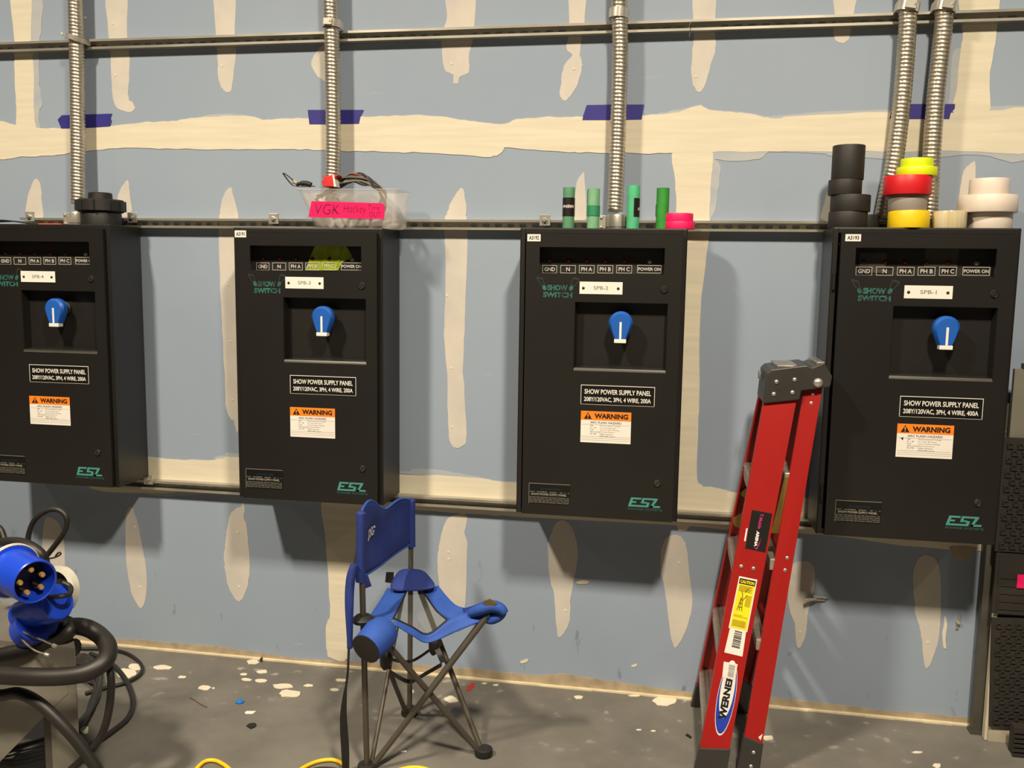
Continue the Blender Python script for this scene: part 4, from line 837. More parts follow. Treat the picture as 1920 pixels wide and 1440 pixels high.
def fline(b, g, u0, u1, v, h=.008): b.add([on_front(*g(u, vv), -.0018) for u, vv in ((u0, v), (u1, v), (u1, v+h), (u0, v+h))], [(0, 1, 2, 3)])
for j in range(7): fline(b, g, .12, .86-.05*(j % 3), .83-.017*j)
for j in range(12): fline(b, g, .58, .90-.04*(j % 2), .66-.018*j)
for j in range(7): fline(b, g, .12, .80+.03*(j % 3), .17-.018*j)
fline(b, g, .12, .6, .27); fline(b, g, .12, .88, .245)
b.obj('fine_print', TXT, st)
b = MB()
for (u0, v0), (u1, v1) in (((.24, .36), (.34, .62)), ((.50, .36), (.40, .62)), ((.36, .36), (.36, .6)), ((.28, .43), (.46, .43)), ((.29, .50), (.44, .50)), ((.36, .68), (.42, .60)), ((.30, .74), (.38, .66)), ((.62, .80), (.48, .72)), ((.62, .68), (.44, .56))):
    pa = V((*g(u0, v0), 0)); pb = V((*g(u1, v1), 0)); t = (pb-pa).normalized(); nn = V((-t.y, t.x, 0))*.6
    b.add([on_front(p.x, p.y, -.0018) for p in (pa-nn, pb-nn, pb+nn, pa+nn)], [(0, 1, 2, 3)])
b.obj('ladder_drawing', mat('print_umber', (70, 60, 24), .5), st)
q = [(1369, 1176), (1399, 1184), (1392, 1231), (1358, 1223)]; st = quad(q, WHITE, 'barcode_sticker', -.0009); g = fmap(q)
b = MB(); v = .28
while v < .95:
    h = random.choice((.012, .02, .03)); b.add([on_front(*g(u, vv), -.0014) for u, vv in ((.32, v), (.78, v), (.78, v+h), (.32, v+h))], [(0, 1, 2, 3)]); v += h+random.choice((.012, .02, .028))
b.obj('barcode', INK, st)
# oval maker's sticker
def oval(sc, off, m, name, parent, cut=None):
    c0, c1 = (1374, 1238), (1349, 1379); P = []
    ax = V((c1[0]-c0[0], c1[1]-c0[1], 0)); L = ax.length; ax.normalize(); nx = V((-ax.y, ax.x, 0)); ce = V(((c0[0]+c1[0])/2, (c0[1]+c1[1])/2, 0))
    for k in range(28):
        a = 2*math.pi*k/28; p = ce+ax*(L/2*sc*math.cos(a))+nx*(17*(sc if sc > .9 else sc*.96)*math.sin(a)); P.append(on_front(p.x, p.y, off))
    return MB().prism(P, (0, .0003, 0)).obj(name, m, parent)
st = oval(1, -.0008, WHITE, 'oval_sticker', LR); oval(.95, -.0012, mat('sticker_blue', (34, 60, 168), .4), 'blue_oval', st); 
c0, c1 = (1373, 1240), (1355, 1346); P = []; ax = V((c1[0]-c0[0], c1[1]-c0[1], 0)); L = ax.length; ax.normalize(); nx = V((-ax.y, ax.x, 0)); ce = V(((c0[0]+c1[0])/2, (c0[1]+c1[1])/2, 0))
for k in range(28): a = 2*math.pi*k/28; p = ce+ax*(L/2*math.cos(a))+nx*(13*math.sin(a)); P.append(on_front(p.x, p.y, -.0016))
MB().prism(P, (0, .0003, 0)).obj('white_oval', WHITE, st)
g = fmap([(1363, 1262), (1377, 1265), (1362, 1353), (1345, 1348)]); ftext(g, 'WERNER', .05, .02, .90, 1.0, INK, st, -.0021, .05, -1)
q = [(1357, 1240), (1383, 1245), (1378, 1274), (1354, 1269)]; st2 = quad(q, WHITE, 'barcode_sticker', -.0024); g = fmap(q); b = MB(); v = .12
while v < .9:
    h = random.choice((.02, .035, .05)); b.add([on_front(*g(u, vv), -.0028) for u, vv in ((.40, v), (.85, v), (.85, v+h), (.40, v+h))], [(0, 1, 2, 3)]); v += h+random.choice((.025, .04))
b.obj('barcode', GREYINK, st2)
# ------------------------------------------------------------------ folding chair
TUBE = mat('chair_tube', (84, 78, 68), .4, .35, .1); NYL = mat('nylon_blue', (36, 76, 160), .75, 0, .14, 16); NYD = mat('nylon_navy', (26, 46, 118), .75, 0, .16, 14)
FN, FF, FR_ = PZ(688, 1446), PZ(768, 1340), PZ(907, 1416)
SN = PY(681, 1160, FN.y); SF = PY(770, 1080, FF.y); SR = PZ(925, 1145, .568)
TN = PY(676, 968, FN.y-.0); TF = PY(771, 942, FF.y)
CH = empty('folding_chair', (-.87, -.59, 0), 'small blue folding tripod chair with backrest and grey tube legs', 'chair')
tr_ = .0105
def leg(a, c, name='leg', r=tr_, lift=.02):
    a = V(a); c = V(c); a.z = max(a.z, lift); return MB().cyl(a, c, r, r, 12).obj(name, TUBE, CH, True)
leg(FN, TN, 'back_pole'); leg(FF, TF, 'back_pole')
o = V((.012, -.012, 0))
leg(FN+V((.02, .01, 0)), SR+V((-.015, 0, -.012))); leg(FR_+V((-.02, -.005, 0)), SN+V((.02, -.012, .0)))
leg(FR_+V((-.015, .012, 0)), SF+V((.02, -.012, 0))); leg(FF+V((.02, -.01, 0)), SR+V((-.02, .02, -.012)))
leg(FN+V((.01, .02, 0)), SF+V((-.012, -.02, .0)), r=.008); leg(FF+V((-.01, -.02, 0)), SN+V((.01, .02, -.0)), r=.009)
for p in (FN, FF, FR_):
    b = MB(); b.lathe([(.032, 0), (.034, .006), (.032, .026), (.024, .030), (.014, .031)], (p.x, p.y, .0005), (0, 0, 1), 20); b.obj('foot_cap', RUBBER, CH, True)
MESHM = see_through('seat_mesh_grey', (120, 116, 108), .30, .7)
def strip(rows, m, name, n=16, th=.004):   # rows: two pixel polylines with depths, lofted
    A_, B_ = [smooth_path([PY(*q_) for q_ in r_], 6) for r_ in rows]; k_ = min(len(A_), len(B_)); vs = []; nv_ = 4
    for i_ in range(k_):
        for j_ in range(nv_+1):
            t_ = j_/nv_; vs.append(A_[i_].lerp(B_[i_], t_)-V((0, 0, .006*math.sin(math.pi*t_))))
    b = MB(); b.add(vs, [(i_*(nv_+1)+j_, (i_+1)*(nv_+1)+j_, (i_+1)*(nv_+1)+j_+1, i_*(nv_+1)+j_+1) for i_ in range(k_-1) for j_ in range(nv_)])
    o_ = b.obj(name, m, CH, True); s_ = o_.modifiers.new('thick', 'SOLIDIFY'); s_.thickness = th; s_.offset = 0; return A_, B_
y0_, yl, yr_ = FF.y-.07, SN.y+.02, SR.y
LO = [(726, 1103, y0_), (714, 1124, y0_-.11), (701, 1144, y0_-.22), (690, 1160, yl)]; LI = [(764, 1105, y0_), (756, 1124, y0_-.11), (747, 1142, y0_-.22), (738, 1160, yl)]
RO = [(822, 1098, y0_), (838, 1118, y0_-.07), (858, 1136, y0_-.14), (888, 1142, yr_+.04)]; RI = [(788, 1104, y0_), (804, 1126, y0_-.07), (820, 1148, y0_-.14), (838, 1163, yr_+.04)]
NU = [(738, 1160, yl), (772, 1176, yl+.03), (802, 1190, yl+.06), (838, 1164, yl+.10), (888, 1143, yr_+.02)]; NL = [(742, 1172, yl-.012), (774, 1192, yl+.015), (803, 1205, yl+.045), (852, 1186, yl+.085), (912, 1160, yr_)]
strip((LO, LI), NYL, 'seat_border'); strip((RO, RI), NYL, 'seat_border'); strip((NU, NL), NYL, 'seat_border')
strip(([(868, 1141, yr_+.05), (886, 1136, yr_+.03), (906, 1128, yr_+.01)], [(884, 1172, yr_-.01), (902, 1166, yr_-.012), (918, 1158, yr_-.014)]), NYD, 'corner_patch')
loop = [PY(*q_) for q_ in LI]+[PY(*q_) for q_ in NU[1:4]]+[PY(*q_) for q_ in RI[::-1][1:]]
ce_ = sum(loop, V((0, 0, 0)))/len(loop)-V((0, 0, .03)); b = MB(); b.add(loop+[ce_], [(k_, (k_+1) % len(loop), len(loop)) for k_ in range(len(loop))]); b.obj('seat_mesh', MESHM, CH, True)
b = MB()
for q_ in (LI, NU[:4], RI): b.tube([PY(*p_)+V((0, 0, .002)) for p_ in q_], .0035, 6, 4)
b.obj('inner_hem', RUBBER, CH, True)
# pockets at the corners
for p, sx in ((SF, .034), (SN, .036)):
    MB().lathe([(sx, -.012), (sx*1.1, 0), (sx*.7, .012), (.012, .016)], p, (0, 0, 1), 18).obj('corner_pocket', RUBBER, CH, True)
# broad yoke of fabric round the far pole
yk_ = [[(747, 1069), (760, 1066), (780, 1066), (797, 1070)], [(738, 1084), (757, 1080), (784, 1080), (808, 1085)], [(726, 1106), (754, 1108), (790, 1107), (822, 1101)]]
vv = [PY(x_, y_, FF.y-.012-.05*r_-.012*math.sin(math.pi*c_/3)) for r_, row in enumerate(yk_) for c_, (x_, y_) in enumerate(row)]
b = MB(); b.add(vv, [(r_*4+c_, r_*4+c_+1, r_*4+c_+5, r_*4+c_+4) for r_ in (0, 1) for c_ in range(3)])
o_ = b.obj('back_yoke', NYD, CH, True); o_.modifiers.new('smooth', 'SUBSURF').levels = 2; o_.modifiers['smooth'].render_levels = 2; s_ = o_.modifiers.new('thick', 'SOLIDIFY'); s_.thickness = .005
# flattened pocket over the front corner
b = MB(); b.tube([PY(884, 1150, SR.y+.01), PY(902, 1143, SR.y), PY(922, 1137, SR.y), PY(938, 1141, SR.y), PY(946, 1150, SR.y)], .03, 16, 6, lambda i, m, a: (.016+.018*math.sin(math.pi*min(1, .12+.8*i/m)))*(1-.38*abs(math.sin(a+.35))**2))
cp = b.obj('front_corner_pocket', NYL, CH, True)
MB().prism([PY(x_, y_, SR.y-.030) for x_, y_ in ((905, 1129), (918, 1124), (931, 1131), (926, 1138), (911, 1137))], (0, .004, .002)).obj('worn_spot', mat('worn_brown', (84, 72, 44), .8), CH)
b = MB(); b.tube([PY(905, 1158, SR.y+.01), PY(920, 1160, SR.y+.01), PY(935, 1154, SR.y+.01), PY(946, 1146, SR.y+.01)], .02, 12, 5, lambda i, m, a: .006+.016*math.sin(math.pi*min(1, .1+.85*i/m))); b.obj('corner_flap', NYL, CH, True)
# hubs and webbing under the seat
H1 = PY(724, 1234, -.66); H2 = PY(815, 1207, -.53)
for h in (H1, H2):
    b = MB(); b.lathe([(.006, -.045), (.018, -.03), (.024, 0), (.020, .02), (.008, .03)], h, (.15, 0, 1), 12); b.obj('leg_hub', RUBBER, CH, True)
b = MB()
b.ribbon([H1, PY(770, 1240, -.5), H2+V((0, 0, -.01))], .012, (0, .3, 1), .001, 8); b.ribbon([PY(735, 1262, -.6), PY(768, 1278, -.42), PY(800, 1262, -.5), PY(828, 1246, -.56)], .016, (0, .2, 1), .001, 8); b.ribbon([H2, PY(822, 1222, -.55), PY(831, 1242, -.57)], .022, (1, .3, 0), .001, 5)
b.obj('webbing_strap', RUBBER, CH)
# backrest
BN0, BN1 = PY(676, 1084, FN.y), PY(677, 962, FN.y); BF0, BF1 = PY(771, 1019, FF.y), PY(771, 938, FF.y)
nu, nv = 22, 14
def back(u, v):
    lo = BN0.lerp(BF0, u); hi = BN1.lerp(BF1, u); p = lo.lerp(hi, v); s = math.sin(math.pi*u)
    p = p+V((-.018*s, 0, 0)); p.z += .012*math.sin(3*math.pi*u)*v-.012*s*(1-v)+.022*v*math.sin(math.pi*min(1, u*2.2))
    p.x += .008*math.sin(9*u+4*v)*s*math.sin(math.pi*v)+.006*math.sin(5*u-7*v)*s
    return p
b = MB(); b.add([back(i/nu, j/nv) for i in range(nu+1) for j in range(nv+1)], [(i*(nv+1)+j, (i+1)*(nv+1)+j, (i+1)*(nv+1)+j+1, i*(nv+1)+j+1) for i in range(nu) for j in range(nv)])
bk = b.obj('backrest', NYD, CH, True); s_ = bk.modifiers.new('thick', 'SOLIDIFY'); s_.thickness = .005; s_.offset = 0
for v_ in (0, 1): MB().tube([back(i/12, v_) for i in range(13)], .005, 7, 2).obj('backrest_hem', NYL, CH, True)
for a, c in ((BN0, BN1), (BF0, BF1)):
    d = (c-a).normalized(); MB().lathe([(.017, -.012), (.0165, .01), (.016, (c-a).length*.5), (.0165, (c-a).length), (.006, (c-a).length+.008)], a, d, 14).obj('pole_sleeve', NYD, CH, True)
uv, fs = text_geo('DSG', .03, .2); b = MB(); b.add([back(.13+.20*u, .46+.15*v+.06*u)+V((.009, -.003, 0)) for u, v in uv], fs); b.obj('backrest_print', WHITE, CH)
MB().prism([back(.02, 0), back(.13, .03), back(.12, -.16)+V((.02, 0, 0)), back(.03, -.19)], (0, .004, 0)).obj('backrest_flap', NYD, CH)
# cup holder pouch at the near corner
c0 = PY(722, 1180, -.80); c1 = PY(687, 1216, -.90); d = (c1-c0)
PO = MB(); PO.lathe([(.030, -.02), (.052, 0), (.060, d.length*.3), (.056, d.length*.7), (.053, d.length)], c0, d, 22); po = PO.obj('cup_pouch', NYL, CH, True)
MB().lathe([(.053, 0), (.054, .004), (.046, .007), (.004, .006)], c1, d, 22).obj('pouch_end', RUBBER, po, True)
# hanging carry sleeve and shoulder strap
SB = [PY(664, 1058, -.83), PY(657, 1090, -.84), PY(655, 1150, -.85), PY(656, 1215, -.85)]
b = MB(); b.tube(SB, .02, 12, 6, lambda i, m, a: (.010+.006*math.sin(math.pi*min(1, .15+i/m)))*(1+.06*math.sin(3*a+i*.5))); sl = b.obj('carry_sleeve', NYD, CH, True)
b = MB(); b.ribbon([PY(654, 1214, -.86), PY(652, 1262, -.86), PY(647, 1300, -.85), PY(644, 1345, -.84), PY(647, 1400, -.83), PY(649, 1446, -.82), PY(655, 1470, -.80)], lambda t: .008+.020*max(0, math.sin(math.pi*min(1, max(0, (t-.28)/.75)))), (1, .2, 0), .0012, 8); b.obj('shoulder_strap', RUBBER, CH)
MB().prism([PY(724, 1073, -.40), PY(738, 1073, -.40), PY(738, 1094, -.40), PY(722, 1092, -.40)], (0, .003, 0)).obj('care_tag', INK, CH)
# ------------------------------------------------------------------ left: steel stand, connectors, cables
YS = -1.12
DULL = mat('stand_grey', (128, 124, 114), .5, .25, .2, 5)
def S2(px, py, y=YS): return PY(px, py, y)
ST = empty('steel_stand', V((S2(110, 1440).x, YS, 0)), 'grey sheet steel stand under the cables at the left edge', 'stand')
xr = S2(146, 1330).x; xl = S2(104, 1330).x; zt_ = S2(140, 1214).z
b = MB(); b.box(xl, xr, YS-.004, YS, 0.0005, zt_); b.box(xl-.02, xl+.004, YS, YS+.09, .0005, zt_-.2); b.obj('corner_leg', DULL, ST)
MB().box(S2(82, 1400).x, xl, YS+.006, YS+.05, .0005, S2(90, 1330).z).obj('inner_leg', mat('stand_shaded', (84, 80, 74), .55, .2, .2, 6), ST)  # same steel as the stand, coloured darker for its shaded side
gp = [(-60, 1212), (128, 1216), (128, 1300), (88, 1338), (0, 1428), (-60, 1488)]
MB().prism([S2(x_, y_, YS-.005) for x_, y_ in gp], (0, .0045, 0)).obj('gusset_plate', DULL, ST)
xb_ = S2(138, 1196, YS+.32).x-.02; xl_ = S2(-150, 1200).x
MB().hexa([(xl_, YS, zt_-.03), (xr, YS, zt_-.03), (xb_, YS+.32, zt_-.03), (xl_, YS+.32, zt_-.03)], [(xl_, YS, zt_), (xr, YS, zt_), (xb_, YS+.32, zt_), (xl_, YS+.32, zt_)]).obj('stand_top', DULL, ST)
def cable(pts, r, label, name='power_cable', m=CABLE, n=12, res=8):
    b = MB(); b.tube(pts, r, n, res); return tag(b.obj(name, m, None, True), label, 'cable', 'black cables on the left stand')
def C3(seq): return [PY(x_, y_, y3) for x_, y_, y3 in seq]
cable(C3([(-60, 1262, -1.2), (0, 1266, -1.22), (60, 1269, -1.23), (120, 1268, -1.22), (165, 1260, -1.2), (196, 1240, -1.16), (203, 1215, -1.11), (188, 1192, -1.07), (158, 1176, -1.06), (120, 1176, -1.04), (60, 1194, -1.02), (-10, 1204, -1.0), (-60, 1206, -1.0)]), .0285, 'thickest black cable looping over the front of the steel stand')
cable(C3([(-50, 1306, -1.19), (0, 1304, -1.19), (34, 1300, -1.19), (70, 1316, -1.2), (108, 1350, -1.2), (146, 1392, -1.19), (180, 1440, -1.18), (200, 1480, -1.17)]), .0195, 'black cable sloping down across the stand gusset')
cable(C3([(200, 1230, -1.12), (208, 1270, -1.14), (206, 1320, -1.15), (194, 1370, -1.16), (170, 1408, -1.17), (130, 1446, -1.18), (100, 1480, -1.18)]), .0125, 'black cable dropping from the big loop to the floor')
cable(C3([(-50, 1032, -1.0), (0, 1019, -1.02), (35, 1018, -1.04), (62, 1028, -1.06), (80, 1046, -1.06), (84, 1074, -1.02)]), .019, 'black cable arching over the blue plugs')
cable(C3([(-50, 1046, -.98), (0, 1038, -.99), (25, 1036, -1.0), (44, 1046, -1.0), (52, 1062, -.98)]), .015, 'lower black cable arching behind the front blue plug')
cable(C3([(52, 1030, -.95), (54, 1002, -.95), (66, 974, -.95), (90, 957, -.95), (112, 957, -.95), (125, 972, -.95), (122, 995, -.95), (105, 1020, -.95), (84, 1046, -.95)]), .0095, 'thin black cable standing up in a loop against the wall')
cable(C3([(-30, 985, -.97), (-2, 990, -.97), (8, 1010, -.98), (16, 1020, -.99)]), .011, 'short black cable end at the left edge')
cable(C3([(-50, 1236, -1.12), (0, 1228, -1.13), (60, 1214, -1.12), (110, 1198, -1.1), (132, 1180, -1.08), (126, 1168, -1.02)]), .024, 'thick black cable lying under the blue plugs')
cable(C3([(-60, 1222, -1.0), (0, 1222, -1.0), (60, 1216, -1.02), (140, 1214, -1.05)]), .03, 'thick black cable at the back on the stand top')
for i, (pts, l) in enumerate((([(28, 1176, -1.16), (50, 1188, -1.17), (78, 1200, -1.18), (100, 1210, -1.18)], 'upper thin wire with a crimped silver end'), ([(30, 1184, -1.16), (48, 1206, -1.17), (66, 1220, -1.18), (86, 1227, -1.18)], 'lower thin wire with a crimped silver end'))):
    P = C3(pts); R = tag(MB().tube(P, .0032, 7, 6).obj('safety_wire', GREYC, None, True), l, 'wire', 'thin wires below the blue plugs')
    e = P[-1]; dd = (P[-1]-P[-2]).normalized(); MB().cyl(e-dd*.002, e+dd*.012, .0065).obj('crimp_end', STEEL, R, True)
# floor cables behind the stand
def F3(seq, z=.012): return [PZ(x_, y_, z) for x_, y_ in seq]
cable(F3([(150, 1216), (200, 1217), (235, 1224), (258, 1238), (267, 1254), (258, 1268), (235, 1280), (205, 1288), (160, 1300)]), .0075, 'thin black cable looping furthest out on the floor', m=CABLE)
cable(F3([(170, 1226), (205, 1242), (228, 1264), (243, 1290), (250, 1320), (240, 1346), (215, 1368), (180, 1392), (130, 1420)]), .0105, 'black cable curving on the floor beside the stand')
b = MB()
for i in range(9):
    k = i*4.5
    b.tube(F3([(120-k, 1236+k*.5), (160-k*.3, 1228+k), (186+random.uniform(-5, 8)-k*.3, 1256+k*.8), (184+random.uniform(-6, 8)-k*.4, 1300+k*.6), (160-k*.2, 1340+k*.5), (120-k, 1370+k*.4), (60-k, 1392+k*.3), (0, 1400+k*.4), (-60, 1404)], .012+.013*(i % 5)), .0075, 8, 8)
tag(b.obj('cable_coil', mat('coil_jacket', (44, 40, 36), .42, 0, .3, 9), None, True), 'thin black cable heaped in a coil on the floor behind the steel stand', 'cable')
# blue connectors
CBL = mat('connector_blue', (24, 64, 190), .32, 0, .06, 6); BRP = mat('brass_pin', (232, 186, 104), .28, .55)
def plug(face, axis, r, length, label, pins=True):
    ax = V(axis).normalized(); R = empty('blue_plug', face, label, 'plug', 'blue pin-and-sleeve connectors')
    b = MB(); b.lathe([(r*.86, -.012), (r*.9, 0), (r, 0), (r*1.0, -length*.8), (r*1.12, -length*.82), (r*1.12, -length*.95), (r*.7, -length), (r*.0+.02, -length*1.25)][::-1], face, ax, 40)
    b.obj('plug_shell', CBL, R, True)
    b = MB(); b.lathe([(r*.9, 0), (r*.86, -.09)], face-ax*.001, ax, 36); b.v = b.v; b.obj('shell_inside', mat('plug_dark', (14, 18, 60), .45), R, True)
    return R, ax
fc = PY(66, 1091, -1.30); axp = V((.905, -.42, -.05)); pr = .068
ax = axp.normalized()
R = empty('blue_plug', fc, 'large blue plug with five brass pins facing the room', 'plug', 'blue connectors on the stand')
b = MB(); b.lathe([(pr*.90, -.085), (pr*.90, -.001), (pr*.95, .001), (pr, -.002), (pr*1.02, -.09), (pr*1.05, -.13), (pr*1.2, -.132), (pr*1.2, -.15), (pr*.95, -.152), (pr*.8, -.24), (.03, -.27)], fc, ax, 44); b.obj('plug_shell', CBL, R, True)
b = MB(); b.lathe([(pr*1.22, -.132), (pr*1.28, -.134), (pr*1.28, -.142), (pr*1.22, -.144)], fc, ax, 40, True); b.obj('sealing_ring', mat('ring_grey', (190, 184, 170), .5), R, True)
MB().lathe([(pr*.89, -.075), (.001, -.0751)], fc, ax, 36).obj('pin_base', mat('plug_dark', (14, 18, 60), .45), R)
sd = V((0, 0, 1)).cross(ax).normalized(); su = ax.cross(sd)
for dx, dy in ((-.05, .52), (-.55, .05), (.45, .15), (-.25, -.5), (.38, -.42)):
    c = fc+sd*(dx*pr)+su*(dy*pr); b = MB(); b.lathe([(.0055, -.072), (.0055, -.024)], c, ax, 12); pn = b.obj('pin', mat('pin_shaft_shaded', (60, 44, 26), .5, .3), R, True); MB().lathe([(.0058, -.0245), (.0085, -.022), (.0088, -.016), (.0065, -.010), (.001, -.008)], c, ax, 16).obj('pin_tip', BRP, pn, True)  # brass pins; shafts coloured dark to imitate shade inside the shell
MB().tube([fc-ax*.26, fc-ax*.33, fc-ax*.42+V((0, 0, .02))], .022, 12, 5).obj('cable_tail', CABLE, R, True)
# second connector behind with an open lid ring
f2 = PY(112, 1104, -1.08); a2 = V((.78, .45, .12)).normalized()
R = empty('blue_socket', f2, 'blue socket connector with a grey-white ring, behind the front plug', 'socket', 'blue connectors on the stand')
b = MB(); b.lathe([(.02, -.20), (.05, -.19), (.056, -.06), (.062, -.055), (.062, -.01), (.056, 0)], PY(108, 1128, -1.14), V((.75, -.2, .35)), 36); b.obj('socket_body', CBL, R, True)
b = MB(); b.lathe([(.05, -.19), (.066, -.188), (.066, -.12), (.05, -.118)], PY(96, 1140, -1.16), V((.6, -.3, .5)), 30); b.obj('socket_sleeve', CBL, R, True)
rn = V((-.12, -.95, .22)).normalized(); rc_ = PY(103, 1108, -1.06)
b = MB(); b.lathe([(.066, -.02), (.083, -.02), (.083, .008), (.066, .008)], rc_, rn, 40, True); b.obj('lid_ring', mat('ring_white', (196, 192, 178), .5), R, True)
MB().lathe([(.065, -.018), (.001, -.0181)], rc_, rn, 36).obj('lid_inside', RUBBER, R)
MB().tube([PY(92, 1120, -1.16), PY(112, 1118, -1.17), PY(130, 1114, -1.14), PY(132, 1100, -1.10), PY(118, 1092, -1.1)], .008, 8, 6).obj('lid_cord', RUBBER, R, True)
b = MB(); b.tube([PY(84, 1048, -1.05), PY(100, 1046, -1.05), PY(110, 1042, -1.05), PY(114, 1038, -1.05), PY(110, 1036, -1.05), PY(104, 1043, -1.05)], .003, 6, 5); b.obj('ring_cord', RUBBER, R, True)
f3 = PY(8, 1078, -1.06); R = empty('blue_socket', f3, 'blue connector mostly hidden at the left edge, pale ring showing', 'socket', 'blue connectors on the stand')
MB().lathe([(.055, -.03), (.070, -.03), (.070, .01), (.055, .01)], f3, (.25, -.9, .3), 36, True).obj('lid_ring', mat('ring_white', (196, 192, 178), .5), R, True)
MB().lathe([(.054, -.02), (.054, .0), (.001, .002)], f3, (.25, -.9, .3), 30).obj('socket_face', CBL, R, True)
# ------------------------------------------------------------------ right: post, board, rubber mats
MATB = mat('mat_rubber', (40, 36, 32), .7, 0, .2, 14); POSTM = mat('post_grey', (84, 82, 74), .5, .3, .2, 8)
yp = -.075
a = PZ(1822, 1376); c = PZ(1848, 1378); xa = PY(1822, 1374, yp).x; xb = PY(1843, 1374, yp).x
PO = empty('steel_post', ((xa+xb)/2, yp, 0), 'dark grey steel post standing against the wall right of the ladder', 'post')
b = MB(); b.box(xa, xb, yp, yp+.003, .001, 1.3); b.box(xa, xa+.003, yp+.003, yp+.035, .001, 1.3); b.box(xb-.003, xb, yp+.003, yp+.035, .001, 1.3); b.obj('post_channel', POSTM, PO)
MB().box(xa-.006, xb+.012, yp-.006, yp+.04, .0005, .012).obj('post_foot', POSTM, PO)
ybd = -.108
GB = mat('board_grey', (120, 118, 106), .6, 0, .08, 6)
bl = PY(1846, 1388, ybd); tl_ = PY(1903, 692, ybd)
zbot = .001; x0b = bl.x; 
BD = empty('grey_board', (x0b+.2, ybd, 0), 'tall grey board with pale edge standing at the right behind rubber mats', 'board')
MB().box(x0b, x0b+.75, ybd, ybd+.02, .0005, tl_.z).obj('board_panel', GB, BD)
MB().box(x0b-.006, x0b+.006, ybd-.014, ybd+.02, .0005, PY(1850, 1085, ybd).z).obj('board_edge', mat('board_edge', (196, 188, 166), .6), BD, bevel=.004)
MB().box(x0b+.006, x0b+.75, ybd-.014, ybd-.0005, .0005, PY(1870, 1357, ybd).z).obj('board_foot_rail', mat('board_rail', (168, 162, 142), .6), BD)
MB().box(x0b+.03, x0b+.75, ybd-.006, ybd+.03, tl_.z+.0005, tl_.z+.02).obj('top_bar', POSTM, BD)
b = MB()
for py in (704, 730, 757, 784, 811): p = PY(1888+(py-700)*-.03, py, ybd); b.dome((p.x, ybd, p.z), (0, -1, 0), .006, .004, 8)
b.obj('board_screws', POSTM, BD)
ym = -.135
def mat_sheet(py0, py1, pxl, label, y, pat=True, x1=None):
    z1 = PY(pxl, py0, y).z; z0 = PY(pxl, py1, y).z; xl_ = PY(pxl, (py0+py1)/2, y).x; xr_ = xl_+.62
    R = empty('rubber_mat', (xl_+.3, y, z0), label, 'mat', 'black rubber mats at the right edge')
    MB().box(xl_, xr_, y, y+.012, z0, z1).obj('mat_sheet', MATB, R)
    b = MB(); p = .035; r_ = 0; z = z0+.012
    if pat:
        while z < z1-.03:
            x = xl_+.012+(r_ % 2)*p*.5
            while x < xr_-.05:
                if x < xl_+.32:
                    t = .0055
                    b.box(x, x+.024, y-.005, y, z, z+t); b.box(x+.0185, x+.024, y-.005, y, z+t, z+.015); b.box(x, x+t, y-.005, y, z+.0095, z+.023); b.box(x+t, x+.015, y-.005, y, z+.0175, z+.023)
                x += p
            z += .027; r_ += 1
    else:
        for i in range(5): b.box(xl_+.02, xl_+.16, y-.003, y, z0+.018+i*.03, z0+.022+i*.03)
        b.box(xl_+.012, xl_+.016, y-.003, y, z0+.01, z1-.01)
    o_ = b.obj('tread_pattern', MATB, R); o_['kind'] = 'stuff'
    return R
mat_sheet(820, 1034, 1874, 'black rubber mat, the upper one of the right edge stack', ym)
mat_sheet(1036, 1150, 1864, 'black rubber mat band with plain ribs between the two patterned mats', ym, False)
lm_ = mat_sheet(1152, 1356, 1864, 'black rubber mat with deep maze pattern, the lowest at the right edge', ym)
lm_.rotation_euler = (0, -.05, 0)
p = PY(1908, 1077, ym-.004); q = PY(1945, 1105, ym-.004)
tag(MB().box(p.x, q.x, ym-.0045, ym-.0035, q.z, p.z).obj('pink_tape', PINK), 'pink tape square stuck on the black mats', 'tape')
fb = PZ(1899, 1418); b = MB(); b.box(fb.x, fb.x+.4, fb.y, fb.y+.05, .0005, .11)
R = b.obj('black_mat_end', MATB); tag(R, 'black ribbed mat end on the floor at the lower right corner', 'mat')
for i in range(6): MB().box(fb.x-.004, fb.x+.4, fb.y-.008, fb.y-.0002, .004+.018*i, .014+.018*i).obj('rib', MATB, R)
# anchors left in the wall
c = PY(1530, 1122, -.02); R = empty('toggle_anchor', (c.x, -.003, c.z), 'metal toggle anchor sticking out of the wall right of the ladder', 'anchor')
MB().cyl(PY(1510, 1125, -.03), PY(1530, 1123, -.015), .006).obj('anchor_barrel', STEEL, R, True)
MB().hexa([PY(1524, 1119, -.018), PY(1550, 1123, -.006), PY(1550, 1123, -.002), PY(1524, 1119, -.014)], [PY(1526, 1116, -.018), PY(1551, 1120, -.006), PY(1551, 1120, -.002), PY(1526, 1116, -.014)]).obj('anchor_wing', STEEL, R)
MB().hexa([PY(1526, 1127, -.012), PY(1546, 1127, -.006), PY(1546, 1127, -.002), PY(1526, 1127, -.008)], [PY(1526, 1123, -.012), PY(1547, 1124, -.006), PY(1547, 1124, -.002), PY(1526, 1123, -.008)]).obj('anchor_wing', ZINC, R)
c = PY(1797, 1167, -.01); R = tag(MB().cyl((c.x, -.014, c.z), (c.x, -.003, c.z), .007).obj('wall_anchor', STEEL, None, True), 'small metal anchor in the wall left of the steel post', 'anchor')
MB().hexa([PY(1792, 1180, -.006), PY(1796, 1180, -.006), PY(1796, 1180, -.003), PY(1792, 1180, -.003)], [PY(1798, 1152, -.006), PY(1802, 1152, -.006), PY(1802, 1152, -.003), PY(1798, 1152, -.003)]).obj('anchor_leg', ZINC, R)
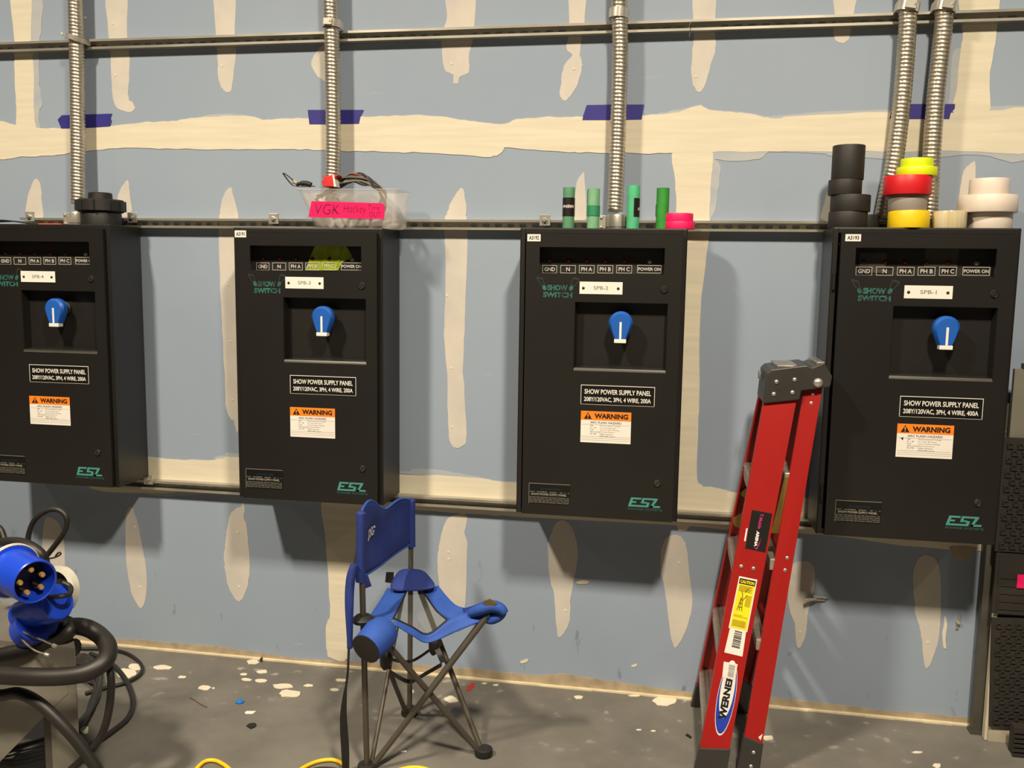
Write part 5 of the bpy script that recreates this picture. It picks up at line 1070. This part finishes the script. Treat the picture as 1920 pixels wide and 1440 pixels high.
# ------------------------------------------------------------------ floor litter and cord
YC = mat('cord_yellow', (236, 190, 24), .45, 0, .08)
b = MB(); pts = [PZ(x_, y_, .008) for x_, y_ in [(340, 1475), (368, 1442), (384, 1428), (402, 1426), (420, 1434), (440, 1450), (480, 1475), (530, 1470), (565, 1442), (595, 1428), (625, 1425), (645, 1434), (660, 1450), (690, 1470), (735, 1448), (775, 1439), (810, 1446), (850, 1470)]]
b.tube(pts, .0072, 10, 8); tag(b.obj('extension_cord', YC, None, True), 'yellow extension cord lying along the bottom edge of the floor', 'cord')
b = MB(); b.tube([PZ(x_, y_, .006) for x_, y_ in [(560, 1452), (590, 1441), (620, 1440), (645, 1446), (670, 1462)]], .004, 8, 6); tag(b.obj('thin_cord', CABLE, None, True), 'thin dark cord beneath the yellow cord', 'cord')
p = PZ(450, 1317); tag(MB().lathe([(.017, .0005), (.0175, .006), (.014, .009), (.003, .0095)], p, (0, 0, 1), 18).obj('bottle_cap', mat('cap_blue', (30, 110, 190), .4), None, True), 'blue bottle cap lying on the concrete floor', 'cap')
def scrap(pts, m, name, label, cat='scrap', t=.002, g=None):
    b = MB().prism([PZ(x_, y_, t) for x_, y_ in pts], (0, 0, -t+.0003)); tag(b.obj(name, m), label, cat, g)
scrap([(459, 1335), (463, 1333), (480, 1333), (474, 1338), (460, 1338)], WHITE, 'paper_scrap', 'small white paper scrap on the floor below the blue cap')
scrap([(462, 1360), (468, 1356), (478, 1355), (481, 1358), (478, 1362), (470, 1365)], RUBBER, 'dark_scrap', 'black scrap on the floor below the white paper scrap', t=.005)
scrap([(874, 1293), (877, 1286), (886, 1280), (891, 1281), (889, 1287), (882, 1295)], mat('red_film', (176, 44, 40), .5), 'red_scrap', 'red tape scrap on the floor behind the chair')
scrap([(487, 1236), (490, 1232), (493, 1233), (491, 1239)], RUBBER, 'black_clip', 'tiny black clip at the foot of the wall', t=.008)
scrap([(1285, 1378), (1289, 1375), (1297, 1381), (1295, 1384)], INK, 'dark_chip', 'tiny black chip on the floor left of the ladder feet', t=.003)
scrap([(751, 1408), (762, 1407), (762, 1409), (752, 1410)], WHITE, 'white_sliver', 'thin white sliver on the floor between the chair feet')
b = MB().tube([PZ(x_, y_, .003) for x_, y_ in [(356, 1308), (364, 1312), (376, 1320), (388, 1326)]], .0022, 6, 4); tag(b.obj('twig', mat('twig_brown', (92, 80, 62), .8), None, True), 'thin brown twig on the floor left of the blue cap', 'twig')
